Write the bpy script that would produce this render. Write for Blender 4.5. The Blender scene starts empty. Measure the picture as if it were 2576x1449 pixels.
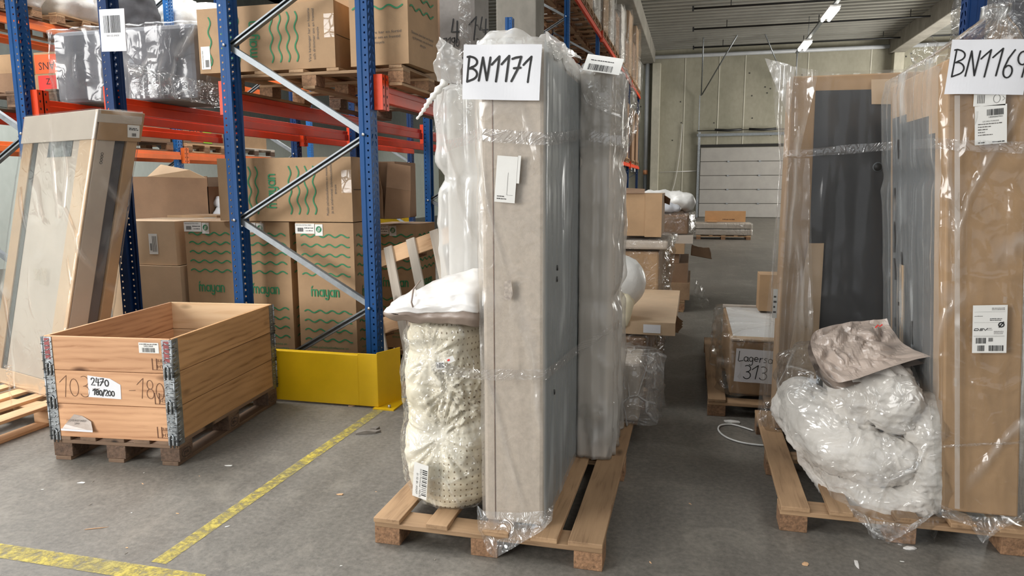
import bpy, math, random
from mathutils import Vector, Matrix, noise

# ------------------------------------------------------------------ camera, world, lights
S = bpy.context.scene
COL = S.collection
FPX, YAW, PITCH, ROLL, CAMH = 1786.0, 0.25, 0.1447, -0.0038, 1.589
def _basis():
    fw = Vector((-math.sin(YAW)*math.cos(PITCH), math.cos(YAW)*math.cos(PITCH), -math.sin(PITCH)))
    r = Vector((math.cos(YAW), math.sin(YAW), 0)); u = r.cross(fw)
    return (r*math.cos(ROLL)+u*math.sin(ROLL), u*math.cos(ROLL)-r*math.sin(ROLL), fw)
CR, CU, CF = _basis()
cd = bpy.data.cameras.new('camera'); cam = bpy.data.objects.new('camera', cd); COL.objects.link(cam)
cd.sensor_width = 36.0; cd.lens = 36.0*FPX/2576; cd.clip_start = 0.05; cd.clip_end = 300
cam.matrix_world = Matrix(((CR.x, CU.x, -CF.x, 0), (CR.y, CU.y, -CF.y, 0), (CR.z, CU.z, -CF.z, CAMH), (0, 0, 0, 1)))
S.camera = cam
S.view_settings.view_transform = 'Standard'; S.view_settings.look = 'None'
S.view_settings.gamma = 1.0; S.view_settings.use_curve_mapping = False
S.view_settings.exposure = -0.1
S.cycles.transparent_max_bounces = 14
S.cycles.max_bounces = 5
S.cycles.diffuse_bounces = 3
S.cycles.glossy_bounces = 2
S.cycles.use_adaptive_sampling = True
S.cycles.adaptive_threshold = 0.07
S.cycles.caustics_reflective = False; S.cycles.caustics_refractive = False
S.cycles.sample_clamp_indirect = 4.0
w = bpy.data.worlds.new('world'); S.world = w; w.use_nodes = True
w.node_tree.nodes['Background'].inputs[0].default_value = (0.93, 0.96, 1.0, 1)
w.node_tree.nodes['Background'].inputs[1].default_value = 0.9
def area_light(name, loc, target, sx, sy, power, col=(1, 1, 1)):
    d = bpy.data.lights.new(name, 'AREA'); d.shape = 'RECTANGLE'; d.size = sx; d.size_y = sy
    d.energy = power; d.color = col
    o = bpy.data.objects.new(name, d); COL.objects.link(o); o.location = loc
    o.rotation_euler = (Vector(target)-Vector(loc)).to_track_quat('-Z', 'Y').to_euler()
    return o
area_light('loading_gate_daylight', (-9.0, -5.0, 3.4), (-1.5, 4.0, 0.8), 5, 5, 1300, (1.0, 0.985, 0.96))
area_light('added_roof_light', (-6.2, 4.6, 7.6), (-5.0, 3.4, 0), 3, 3.5, 900, (1.0, 0.99, 0.97))  # added overhead light without a fixture, placed for the crate's shadow
area_light('added_roof_light', (3.6, 1.5, 7.6), (0.6, 3.6, 1.0), 3, 6, 340, (1.0, 0.99, 0.97))  # added fill over the right side, no fixture
area_light('added_roof_light', (-9.5, 9.0, 7.6), (-9.5, 9.0, 0), 3, 9, 330, (1.0, 0.99, 0.97))  # area light added under the unseen second skylight
area_light('added_roof_light', (3.0, 21.0, 7.4), (2.5, 28.0, 0), 3, 8, 480, (1.0, 0.98, 0.93))  # added fill for the far end, hung above the view
area_light('added_roof_light', (-4.6, 12.0, 7.6), (-3.0, 10.0, 0), 3, 6, 600, (1.0, 0.99, 0.97))  # added fill over the racks, no fixture
area_light('side_gate_daylight', (13.0, 29.0, 3.0), (0.0, 30.0, 2.6), 6, 5, 1900, (1.0, 0.98, 0.93))

# ------------------------------------------------------------------ helpers
RND = random.Random(11)
def P(px, py, X=None, Y=None, Z=None):
    "a pixel of the photograph carried out to a known depth, in metres"
    d = CF + CR*((px-1288)/FPX) - CU*((py-724.5)/FPX)
    if X is not None: t = X/d.x
    elif Y is not None: t = Y/d.y
    else: t = (Z-CAMH)/d.z
    return Vector((0, 0, CAMH)) + d*t
def lin(c):
    return tuple(((v/255)/12.92 if v/255 <= .04045 else ((v/255+.055)/1.055)**2.4) for v in c)

def smooth01(t): return t*t*(3-2*t)

class MB:
    def __init__(s): s.v = []; s.f = []; s.m = []; s.mats = []; s.sm = []
    def mi(s, m):
        if m not in s.mats: s.mats.append(m)
        return s.mats.index(m)
    def add(s, vs, fs, mat, M=None, smooth=False):
        b = len(s.v); i = s.mi(mat)
        for v in vs:
            v = Vector(v); s.v.append(M @ v if M is not None else v)
        for f in fs:
            s.f.append([b+k for k in f]); s.m.append(i); s.sm.append(smooth)
        return s
    def box(s, x0, x1, y0, y1, z0, z1, mat, M=None):
        vs = [(x, y, z) for z in (z0, z1) for y in (y0, y1) for x in (x0, x1)]
        return s.add(vs, [(0, 2, 3, 1), (4, 5, 7, 6), (0, 1, 5, 4), (2, 6, 7, 3), (0, 4, 6, 2), (1, 3, 7, 5)], mat, M)
    def quad(s, a, b, c, d, mat, M=None): return s.add([a, b, c, d], [(0, 1, 2, 3)], mat, M)
    def rect(s, x0, x1, y0, y1, mat, M=None, z=0): return s.quad((x0, y0, z), (x1, y0, z), (x1, y1, z), (x0, y1, z), mat, M)
    def para(s, o, u, v, w, mat):
        o, u, v, w = map(Vector, (o, u, v, w))
        vs = [o, o+u, o+v, o+u+v, o+w, o+u+w, o+v+w, o+u+v+w]
        fs = [(0, 2, 3, 1), (4, 5, 7, 6), (0, 1, 5, 4), (2, 6, 7, 3), (0, 4, 6, 2), (1, 3, 7, 5)]
        if u.cross(v).dot(w) < 0: fs = [tuple(reversed(f)) for f in fs]
        return s.add(vs, fs, mat)
    def tube(s, pts, r, mat, n=8, cap=True, M=None):
        pts = [Vector(p) for p in pts]; rs = r if isinstance(r, (list, tuple)) else [r]*len(pts)
        vs = []; fs = []; prev = None
        for i, p in enumerate(pts):
            t = (pts[min(i+1, len(pts)-1)]-pts[max(i-1, 0)]).normalized()
            if prev is None: a = t.orthogonal().normalized()
            else: a = (prev-t*prev.dot(t)).normalized()
            prev = a; b = t.cross(a)
            for k in range(n):
                an = 2*math.pi*k/n; vs.append(p+(a*math.cos(an)+b*math.sin(an))*rs[i])
        for i in range(len(pts)-1):
            for k in range(n):
                fs.append((i*n+k, i*n+(k+1) % n, (i+1)*n+(k+1) % n, (i+1)*n+k))
        if cap: fs += [tuple(reversed(range(n))), tuple((len(pts)-1)*n+k for k in range(n))]
        return s.add(vs, fs, mat, M, True)
    def stroke(s, pts, wd, mat, M=None, z=0.0, closed=False, cap=True):
        "flat pen line in the local xy plane"
        pts = [Vector((p[0], p[1], 0)) for p in pts]
        if len(pts) < 2: return s
        s.k = getattr(s, 'k', 0)+1; z = z+(s.k % 14)*.00012   # crossing lines must not lie in one plane
        vs = []; n = len(pts)
        for i, p in enumerate(pts):
            a = pts[max(i-1, 0)]; b = pts[min(i+1, n-1)]
            if closed and i in (0, n-1): a = pts[-2]; b = pts[1]
            t = (b-a)
            if t.length < 1e-9: t = Vector((1, 0, 0))
            t.normalize(); nn = Vector((-t.y, t.x, 0))*wd/2
            vs += [(p.x+nn.x, p.y+nn.y, z), (p.x-nn.x, p.y-nn.y, z)]
        fs = [(2*i, 2*i+1, 2*i+3, 2*i+2) for i in range(n-1)]
        s.add(vs, fs, mat, M)
        if cap and not closed:
            for p in (pts[0], pts[-1]):
                s.add([(p.x+math.cos(k*math.pi/4)*wd/2, p.y+math.sin(k*math.pi/4)*wd/2, z+.00005) for k in range(8)], [tuple(range(8))], mat, M)
        return s
    def text(s, st, h, mat, M, x=0, y=0, z=0, align='L', width=None):
        me = text_mesh(st)
        if not me[0]: return s
        xs = [v[0] for v in me[0]]; x0, x1 = min(xs), max(xs)
        k = h/0.7; kx = k if width is None else width/max(x1-x0, 1e-6)
        off = {'L': -x0*kx, 'C': -(x0+x1)/2*kx, 'R': -x1*kx}[align]
        return s.add([(x+v[0]*kx+off, y+v[1]*k, z) for v in me[0]], me[1], mat, M)
    def warp(s, fn): s.v = [Vector(fn(v)) for v in s.v]; return s
    def build(s, name, parent=None, bevel=0, loc=None, smooth=None, solid=0, rot=None):
        me = bpy.data.meshes.new(name); me.from_pydata([tuple(v) for v in s.v], [], s.f)
        for m in s.mats: me.materials.append(m)
        me.polygons.foreach_set('material_index', s.m)
        me.polygons.foreach_set('use_smooth', [bool(x) if smooth is None else smooth for x in s.sm])
        me.update()
        o = bpy.data.objects.new(name, me); COL.objects.link(o)
        if loc is not None: o.location = loc
        if rot is not None: o.rotation_euler = rot
        if parent is not None: o.parent = parent
        if solid:
            d = o.modifiers.new('solid', 'SOLIDIFY'); d.thickness = solid; d.offset = 0
        if bevel:
            b = o.modifiers.new('bevel', 'BEVEL'); b.width = bevel; b.segments = 2; b.limit_method = 'ANGLE'; b.angle_limit = math.radians(40)
        return o
_tc = {}
def text_mesh(st):
    if st not in _tc:
        c = bpy.data.curves.new('lettering', 'FONT'); c.body = st; c.size = 1; c.resolution_u = 2
        o = bpy.data.objects.new('lettering', c); COL.objects.link(o)
        dg = bpy.context.evaluated_depsgraph_get(); me = bpy.data.meshes.new_from_object(o.evaluated_get(dg))
        _tc[st] = ([tuple(v.co) for v in me.vertices], [tuple(p.vertices) for p in me.polygons])
        bpy.data.meshes.remove(me); bpy.data.objects.remove(o); bpy.data.curves.remove(c)
    return _tc[st]
def empty(name, loc, rz=0):
    o = bpy.data.objects.new(name, None); COL.objects.link(o); o.location = loc; o.rotation_euler = (0, 0, rz)
    o.empty_display_size = .1
    return o
def tag(o, label, cat, group=None, kind=None):
    o['label'] = label; o['category'] = cat
    if group: o['group'] = group
    if kind: o['kind'] = kind
    return o
def under(ch, part): ch.parent = part; ch.matrix_parent_inverse = part.matrix_basis.inverted(); return ch
def struct(o): o['kind'] = 'structure'; return o
KIDS = {}
def copy_tree(o, parent=None):
    c = o.copy(); COL.objects.link(c)
    if parent is not None: c.parent = parent
    for ch in [k for k in bpy.data.objects if k.parent == o]: copy_tree(ch, c)
    return c
def face(o, x, y):
    "matrix whose local x, y lie on a face and z points out of it"
    x = Vector(x).normalized(); y = Vector(y); y = (y-x*y.dot(x)).normalized(); z = x.cross(y)
    return Matrix(((x.x, y.x, z.x, o[0]), (x.y, y.y, z.y, o[1]), (x.z, y.z, z.z, o[2]), (0, 0, 0, 1)))
def fbm(p, o=4): return noise.fractal(Vector(p), 1.0, 2.0, o)
def ridge(p):
    v = noise.noise(Vector(p)); return 1-abs(v)*2

# ------------------------------------------------------------------ materials
def nt(name):
    m = bpy.data.materials.new(name); m.use_nodes = True; t = m.node_tree; t.nodes.clear(); return m, t
def N(t, typ, **kw):
    n = t.nodes.new(typ)
    for k, v in kw.items():
        if k.startswith('i_'):
            key = k[2:]; key = int(key) if key.isdigit() else key
            n.inputs[key].default_value = v
        else: setattr(n, k, v)
    return n
def coords(t, stretch=(1, 1, 1), rand=True):
    tc = N(t, 'ShaderNodeTexCoord'); mp = N(t, 'ShaderNodeMapping'); mp.inputs['Scale'].default_value = stretch
    t.links.new(tc.outputs['Object'], mp.inputs['Vector'])
    if rand:
        oi = N(t, 'ShaderNodeObjectInfo'); mu = N(t, 'ShaderNodeVectorMath', operation='SCALE'); mu.inputs[0].default_value = (31, 17, 23)
        t.links.new(oi.outputs['Random'], mu.inputs['Scale']); t.links.new(mu.outputs[0], mp.inputs['Location'])
    return mp.outputs[0]
def ramp(t, fac, stops):
    r = N(t, 'ShaderNodeValToRGB'); e = r.color_ramp.elements
    while len(e) < len(stops): e.new(.5)
    for k, (p, c) in enumerate(stops): e[k].position = p; e[k].color = (*c, 1) if len(c) == 3 else c
    t.links.new(fac, r.inputs[0]); return r.outputs[0]
def mixc(t, fac, a, b, mode='MIX'):
    m = N(t, 'ShaderNodeMix', data_type='RGBA', blend_type=mode)
    for i, v in ((0, fac), (6, a), (7, b)):
        if hasattr(v, 'links'): t.links.new(v, m.inputs[i])
        else: m.inputs[i].default_value = (*v, 1) if isinstance(v, tuple) else v
    return m.outputs[2]
def mat(name, col, rough=.6, var=.12, scale=6, stretch=(1, 1, 1), bump=0, bscale=80, metal=0, spec=.5, coat=0, rvar=0, col2=None, emit=0, sheen=0, objvar=0):
    m, t = nt(name); out = N(t, 'ShaderNodeOutputMaterial'); b = N(t, 'ShaderNodeBsdfPrincipled')
    t.links.new(b.outputs[0], out.inputs[0]); c = lin(col)
    b.inputs['Roughness'].default_value = rough; b.inputs['Metallic'].default_value = metal
    b.inputs['Specular IOR Level'].default_value = spec
    if coat: b.inputs['Coat Weight'].default_value = coat; b.inputs['Coat Roughness'].default_value = .15
    if sheen: b.inputs['Sheen Weight'].default_value = sheen
    co = coords(t, stretch)
    n = N(t, 'ShaderNodeTexNoise', i_Scale=scale, i_Detail=5.0, i_Roughness=.6); t.links.new(co, n.inputs['Vector'])
    c2 = lin(col2) if col2 else tuple(v*(1-2*var) for v in c)
    c1 = c if col2 else tuple(min(1, v*(1+var)) for v in c)
    cc = ramp(t, n.outputs[0], [(.3, c2), (.7, c1)])
    if objvar:
        oi = N(t, 'ShaderNodeObjectInfo'); hs = N(t, 'ShaderNodeHueSaturation')
        mr = N(t, 'ShaderNodeMapRange'); mr.inputs[3].default_value = 1-objvar; mr.inputs[4].default_value = 1+objvar
        t.links.new(oi.outputs['Random'], mr.inputs[0]); t.links.new(mr.outputs[0], hs.inputs['Value']); t.links.new(cc, hs.inputs['Color']); cc = hs.outputs[0]
    t.links.new(cc, b.inputs['Base Color'])
    if rvar:
        mr = N(t, 'ShaderNodeMapRange'); mr.inputs[3].default_value = rough-rvar; mr.inputs[4].default_value = rough+rvar
        t.links.new(n.outputs[0], mr.inputs[0]); t.links.new(mr.outputs[0], b.inputs['Roughness'])
    if bump:
        n2 = N(t, 'ShaderNodeTexNoise', i_Scale=bscale, i_Detail=3.0); t.links.new(co, n2.inputs['Vector'])
        bp = N(t, 'ShaderNodeBump', i_Strength=bump, i_Distance=.01); t.links.new(n2.outputs[0], bp.inputs['Height']); t.links.new(bp.outputs[0], b.inputs['Normal'])
    if emit: b.inputs['Emission Color'].default_value = (*c, 1); b.inputs['Emission Strength'].default_value = emit
    return m
def wood(name, light, dark, rough=.7, knots=True, grain=1.0, objvar=.12):
    m, t = nt(name); out = N(t, 'ShaderNodeOutputMaterial'); b = N(t, 'ShaderNodeBsdfPrincipled'); t.links.new(b.outputs[0], out.inputs[0])
    b.inputs['Roughness'].default_value = rough; b.inputs['Specular IOR Level'].default_value = .3
    co = coords(t, (1.2, 16, 16))
    n0 = N(t, 'ShaderNodeTexNoise', i_Scale=1.0, i_Detail=2.0); co0 = coords(t, (1.5, 5, 5)); t.links.new(co0, n0.inputs['Vector'])
    n = N(t, 'ShaderNodeTexNoise', i_Scale=1.6*grain, i_Detail=6.0, i_Roughness=.6, i_Distortion=.6); t.links.new(co, n.inputs['Vector'])
    wv = N(t, 'ShaderNodeTexWave', wave_type='BANDS', bands_direction='Z'); wv.inputs['Scale'].default_value = 4.5*grain; wv.inputs['Distortion'].default_value = 12; wv.inputs['Detail'].default_value = 3.0; wv.inputs['Detail Scale'].default_value = .45
    co2 = coords(t, (.35, 1.2, 1.2)); t.links.new(co2, wv.inputs['Vector'])
    a = mixc(t, .22, n.outputs[0], wv.outputs[1])
    L, D = lin(light), lin(dark)
    c = ramp(t, a, [(.22, D), (.42, tuple(x*.75+y*.25 for x, y in zip(L, D))), (.62, L)])
    c = mixc(t, .35, c, ramp(t, n0.outputs[0], [(.3, D), (.7, L)]))
    if knots:
        v = N(t, 'ShaderNodeTexVoronoi', feature='F1', i_Scale=1.0); co3 = coords(t, (2.2, 5.5, 5.5)); t.links.new(co3, v.inputs['Vector'])
        k = ramp(t, v.outputs['Distance'], [(.08, (1, 1, 1)), (.17, (0, 0, 0))])
        c = mixc(t, k, c, tuple(x*.35 for x in D))
    oi = N(t, 'ShaderNodeObjectInfo'); hs = N(t, 'ShaderNodeHueSaturation'); mr = N(t, 'ShaderNodeMapRange'); mr.inputs[3].default_value = 1-objvar; mr.inputs[4].default_value = 1+objvar
    t.links.new(oi.outputs['Random'], mr.inputs[0]); t.links.new(mr.outputs[0], hs.inputs['Value']); t.links.new(c, hs.inputs['Color'])
    t.links.new(hs.outputs[0], b.inputs['Base Color'])
    bp = N(t, 'ShaderNodeBump', i_Strength=.25, i_Distance=.004); t.links.new(a, bp.inputs['Height']); t.links.new(bp.outputs[0], b.inputs['Normal'])
    return m
def film(name, milk, col=(240, 239, 237), rough=.14, scale=3, stretch=(1, 1, .35), gloss=.04, bump=.5, milkvar=.6, crease=7, fres=.28, diag=.7, fine=.07):
    "thin polythene: mostly clear, a little haze, sharp creases painted whiter, like caught light"
    m, t = nt(name); out = N(t, 'ShaderNodeOutputMaterial'); c = lin(col)
    tc = N(t, 'ShaderNodeTexCoord'); oi = N(t, 'ShaderNodeObjectInfo'); sv = N(t, 'ShaderNodeVectorMath', operation='SCALE'); sv.inputs[0].default_value = (31, 17, 23); t.links.new(oi.outputs['Random'], sv.inputs['Scale'])
    wn = N(t, 'ShaderNodeTexNoise', i_Scale=2.5, i_Detail=0.0); t.links.new(tc.outputs['Object'], wn.inputs['Vector'])
    wa = N(t, 'ShaderNodeVectorMath', operation='MULTIPLY_ADD'); wa.inputs[1].default_value = (.16, .16, .16); t.links.new(wn.outputs[1], wa.inputs[0]); t.links.new(tc.outputs['Object'], wa.inputs[2])
    # the creases fade in and out
    fr = N(t, 'ShaderNodeMapRange'); fr.inputs[1].default_value = .42; fr.inputs[2].default_value = .62; t.links.new(wn.outputs[0], fr.inputs[0])
    def cells(sc, rot, st, wd):
        mp = N(t, 'ShaderNodeMapping'); mp.inputs['Rotation'].default_value = rot; mp.inputs['Scale'].default_value = (1, 1, 1); t.links.new(wa.outputs[0], mp.inputs['Vector']); t.links.new(sv.outputs[0], mp.inputs['Location'])
        m2 = N(t, 'ShaderNodeVectorMath', operation='MULTIPLY'); m2.inputs[1].default_value = st; t.links.new(mp.outputs[0], m2.inputs[0])
        v = N(t, 'ShaderNodeTexVoronoi', feature='DISTANCE_TO_EDGE', i_Scale=sc); t.links.new(m2.outputs[0], v.inputs['Vector'])
        mr = N(t, 'ShaderNodeMapRange', interpolation_type='SMOOTHSTEP'); mr.inputs[1].default_value = 0; mr.inputs[2].default_value = wd; mr.inputs[3].default_value = 1; mr.inputs[4].default_value = 0; t.links.new(v.outputs[0], mr.inputs[0])
        return mr.outputs[0]
    sq = stretch[2]
    r1 = cells(scale, (.15, diag*.35, .3), (1.2, 1.0, sq), .08)
    rf = N(t, 'ShaderNodeTexNoise', i_Scale=crease, i_Detail=1.0, i_Distortion=1.2); t.links.new(wa.outputs[0], rf.inputs['Vector'])
    ra = N(t, 'ShaderNodeMath', operation='MULTIPLY_ADD'); ra.inputs[1].default_value = 2; ra.inputs[2].default_value = -1; t.links.new(rf.outputs[0], ra.inputs[0])
    rb = N(t, 'ShaderNodeMath', operation='ABSOLUTE'); t.links.new(ra.outputs[0], rb.inputs[0])
    rc = N(t, 'ShaderNodeMapRange', interpolation_type='SMOOTHSTEP'); rc.inputs[1].default_value = 0; rc.inputs[2].default_value = .22; rc.inputs[3].default_value = 1; rc.inputs[4].default_value = 0; t.links.new(rb.outputs[0], rc.inputs[0])
    r3 = rc.outputs[0]
    r1f = N(t, 'ShaderNodeMath', operation='MULTIPLY'); t.links.new(r1, r1f.inputs[0]); t.links.new(fr.outputs[0], r1f.inputs[1]); r1 = r1f
    h = r1
    h2 = N(t, 'ShaderNodeMath', operation='MULTIPLY_ADD'); h2.inputs[1].default_value = fine; t.links.new(r3, h2.inputs[0]); t.links.new(h.outputs[0], h2.inputs[2])
    bp = N(t, 'ShaderNodeBump', i_Strength=bump, i_Distance=.03); t.links.new(h2.outputs[0], bp.inputs['Height'])
    tr = N(t, 'ShaderNodeBsdfTransparent'); tr.inputs[0].default_value = (.985, .985, .98, 1)
    df = N(t, 'ShaderNodeBsdfDiffuse'); df.inputs[0].default_value = (*c, 1); t.links.new(bp.outputs[0], df.inputs['Normal'])
    tl = N(t, 'ShaderNodeBsdfTranslucent'); tl.inputs[0].default_value = (*c, 1)
    ms = N(t, 'ShaderNodeMixShader'); ms.inputs[0].default_value = .35; t.links.new(df.outputs[0], ms.inputs[1]); t.links.new(tl.outputs[0], ms.inputs[2])
    mk = N(t, 'ShaderNodeMapRange'); mk.inputs[3].default_value = milk*(1-milkvar*.5); mk.inputs[4].default_value = min(1, milk*(1+milkvar*1.6)); t.links.new(h.outputs[0], mk.inputs[0])  # haze whitens along creases, painting their bright lines into the colour
    m1 = N(t, 'ShaderNodeMixShader'); t.links.new(mk.outputs[0], m1.inputs[0]); t.links.new(tr.outputs[0], m1.inputs[1]); t.links.new(ms.outputs[0], m1.inputs[2])
    gl = N(t, 'ShaderNodeBsdfGlossy'); gl.inputs['Roughness'].default_value = rough; gl.inputs[0].default_value = (1, 1, 1, 1); t.links.new(bp.outputs[0], gl.inputs['Normal'])
    lw = N(t, 'ShaderNodeLayerWeight', i_Blend=.2); t.links.new(bp.outputs[0], lw.inputs['Normal'])
    gm = N(t, 'ShaderNodeMath', operation='MULTIPLY_ADD'); gm.inputs[1].default_value = fres; gm.inputs[2].default_value = gloss; t.links.new(lw.outputs['Fresnel'], gm.inputs[0])
    m2 = N(t, 'ShaderNodeMixShader'); t.links.new(gm.outputs[0], m2.inputs[0]); t.links.new(m1.outputs[0], m2.inputs[1]); t.links.new(gl.outputs[0], m2.inputs[2])
    t.links.new(m2.outputs[0], out.inputs[0]); return m

CARD = mat('cardboard', (170, 138, 103), .75, .07, 5, (1, 1, 1), .08, 160, objvar=.05)
CARD_LT = mat('pale cardboard', (200, 172, 140), .75, .06, 4, bump=.08, bscale=160, objvar=.05)
CARD_DK = mat('dark cardboard', (140, 110, 84), .8, .08, 5, bump=.1, bscale=120, objvar=.06)
CARD_WORN = mat('worn cardboard', (160, 130, 100), .8, .16, 7, bump=.25, bscale=40, objvar=.06)
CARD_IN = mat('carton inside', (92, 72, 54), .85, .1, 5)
CARD_GREY = mat('greyish wrapped cardboard', (184, 172, 158), .7, .05, 3, bump=.05)
GREEN = mat('green carton print', (44, 128, 84), .7, .05, 20)
INK = mat('black ink', (24, 23, 23), .6, .05, 10)
PRINT = mat('grey print', (88, 84, 80), .7, .1, 10)
BROWNINK = mat('brown stamp ink', (104, 66, 44), .8, .15, 30)
GREYINK = mat('pencil marks', (120, 84, 62), .8, .2, 30)
PAPER = mat('white paper', (226, 226, 229), .55, .02, 3, bump=.05, bscale=9)
LABEL = mat('label paper', (226, 224, 218), .5, .03, 5)
ORLAB = mat('orange label', (243, 92, 38), .6, .04, 5)
REDLAB = mat('red label', (220, 52, 44), .6, .04, 5)
BLULAB = mat('light blue label', (120, 186, 214), .6, .04, 5)
LIME = mat('lime label', (150, 214, 44), .6, .04, 5)
TAPE = film('packing tape film', .22, (206, 184, 156), .25, 12, (1, 1, 1), .05, .2)
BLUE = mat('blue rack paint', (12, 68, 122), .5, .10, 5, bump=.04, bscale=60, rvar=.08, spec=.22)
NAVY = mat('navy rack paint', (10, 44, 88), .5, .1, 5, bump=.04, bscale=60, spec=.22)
SKYB = mat('lighter blue rack paint', (42, 112, 182), .42, .1, 5)
ORANGE = mat('orange beam paint', (222, 66, 24), .42, .10, 3, bump=.03, bscale=30, rvar=.08, spec=.25)
ORANGE_LT = mat('bright orange beam paint', (240, 116, 48), .42, .08, 3)
GALV = mat('galvanised steel', (126, 131, 134), .45, .14, 18, metal=.5, rvar=.1)
STEEL = mat('hinge steel', (150, 154, 156), .38, .2, 30, metal=.85, bump=.15, bscale=90)
REDMETAL = mat('red stained steel', (150, 84, 84), .5, .2, 20, metal=.5)
YELLOW = mat('yellow guard paint', (232, 186, 16), .42, .06, 2.5, bump=.03, bscale=20, rvar=.06)
BOLT = mat('zinc bolt', (200, 200, 200), .35, .1, 20, metal=.9)
PINE = wood('pine boards', (220, 172, 132), (154, 104, 70), knots=True, grain=1.6)
PINE_SIDE = wood('shaded pine boards', (196, 152, 106), (128, 90, 54), grain=1.4)  # right side of the crate: its shade put in as darker pine
PINE_IN = wood('pale pine inside', (232, 200, 160), (204, 162, 118))
PINE_EDGE = mat('sawn pine edge', (240, 214, 176), .7, .06, 10)
PAL = wood('pallet board', (182, 149, 114), (104, 78, 56), objvar=.2, grain=1.7)
PAL_DK = wood('weathered pallet board', (128, 104, 84), (78, 60, 48), objvar=.2)
PAL_LT = wood('new pallet board', (222, 184, 144), (170, 124, 86), objvar=.1, grain=1.6)
CHIP = mat('chipboard block', (150, 114, 84), .85, .25, 60, bump=.4, bscale=90, objvar=.15)
CHIP_DK = mat('weathered block', (104, 82, 66), .85, .25, 40, bump=.4, bscale=90, objvar=.15)
PAL_GREY = wood('whitewashed pallet board', (206, 196, 182), (150, 132, 114), objvar=.08)
LINEN = mat('oatmeal linen', (196, 182, 166), .9, .07, 40, (1, 1, 1), .25, 260, sheen=.2)
GREYFAB = mat('grey backing fabric', (112, 118, 120), .85, .1, 8, bump=.1, bscale=200)
SLATE = mat('slate panel', (58, 58, 59), .6, .06, 4)
CHAR = mat('charcoal upholstery', (84, 84, 88), .85, .1, 8, bump=.15, bscale=150)
CHAR_LT = mat('grey upholstery', (112, 112, 116), .85, .08, 6, bump=.1, bscale=150)
FOAMW = mat('white board', (228, 226, 222), .6, .04, 4)
COTTON = mat('white quilt cotton', (216, 210, 202), .85, .03, 8, bump=.7, bscale=26, sheen=.2)
SILK = mat('white bag film over padding', (236, 234, 228), .45, .05, 9, bump=.4, bscale=22, spec=.6, coat=.25)
CREAM = mat('cream foam', (232, 222, 192), .7, .05, 9, bump=.1, bscale=30)
MAILER = mat('white mailer plastic', (216, 212, 207), .3, .03, 5, bump=.25, bscale=18, coat=.2)
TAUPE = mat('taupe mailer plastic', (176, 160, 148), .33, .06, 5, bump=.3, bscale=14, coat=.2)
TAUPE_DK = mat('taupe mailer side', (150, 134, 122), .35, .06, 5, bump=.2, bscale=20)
SILVER = mat('silver bag', (206, 208, 212), .3, .08, 8, bump=.4, bscale=16)
BLACKM = mat('black metal', (30, 30, 30), .5, .1, 10)
DARKGAP = mat('shadow gap rubber', (40, 38, 36), .9, .1, 10)
PVC = mat('grey drain pipe', (168, 170, 172), .4, .05, 4)
PVC_DK = mat('dark drain pipe', (86, 90, 92), .5, .05, 4)
COPPER = mat('pipe coupling', (190, 130, 90), .5, .05, 4)
DEBRIS = mat('dusty scrap', (128, 120, 110), .8, .1, 10)
TUBE = mat('fluorescent tube', (255, 252, 244), .5, 0, 1, emit=22)
SKYG = mat('roof glazing daylight', (240, 248, 255), .5, 0, 1, emit=3.5)
FOAMP = mat('pale wrapped board', (214, 204, 192), .7, .05, 3)
F_MILK = film('milky polythene', .15, (236, 232, 226), .18, 2.6, (1, 1, .22), .04, .5, .6, 8, fine=0.05)
F_GREY = film('cloudy polythene over grey', .42, (222, 226, 226), .2, 2.0, (1, 1, .12), .04, .35, .35, 4, diag=.2, fine=0.03)
F_WHITE = film('white polythene', .5, (240, 238, 234), .22, 3, (1, 1, .2), .05, .4, .3, 6)
F_HALF = film('half clear polythene', .36, (240, 238, 233), .2, 2.6, (1, 1, .14), .04, .45, .35, 5, diag=.3)
F_CLEAR = film('clear polythene', .06, (244, 240, 234), .12, 3.2, (1, 1, .5), .05, .6, 1.6, 9, fine=0.12)
F_LEAN = film('tight clear polythene', .09, (244, 238, 230), .16, 2.6, (1, 1, .3), .035, .45, 1.5, 7, diag=.9, fine=0.035)
F_HAZE = film('hazy polythene', .05, (244, 238, 230), .17, 2.4, (1, 1, .35), .045, .6, 2.2, 7, diag=-.75, fine=0.06)
F_PANEL = film('smooth clear polythene', .035, (236, 234, 230), .16, 1.4, (1, 1, .3), .025, .3, .7, 3, .18, diag=.3, fine=0.03)
F_SIDE = film('bluish hazy polythene', .26, (222, 226, 226), .14, 1.8, (1, 1, .2), .05, .4, .6, 4, diag=.3)
F_BAG = film('clear bag film', .08, (244, 243, 240), .11, 4, (1, 1, .7), .06, .7, 1.2, 11, fine=0.16)
F_CRINKLE = film('crinkled polythene', .07, (244, 244, 242), .10, 5, (1, 1, .8), .06, .7, 1.4, 14, fine=0.25)
F_SKIRT = film('gathered polythene', .24, (244, 244, 242), .12, 6, (1, 1, .8), .07, .7, .8, 15, fine=0.25)
F_BAND = film('stretched band film', .16, (232, 226, 222), .12, 8, (.3, .3, 9), .10, .7, .8, 16, diag=1.5, fine=0.1)

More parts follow.
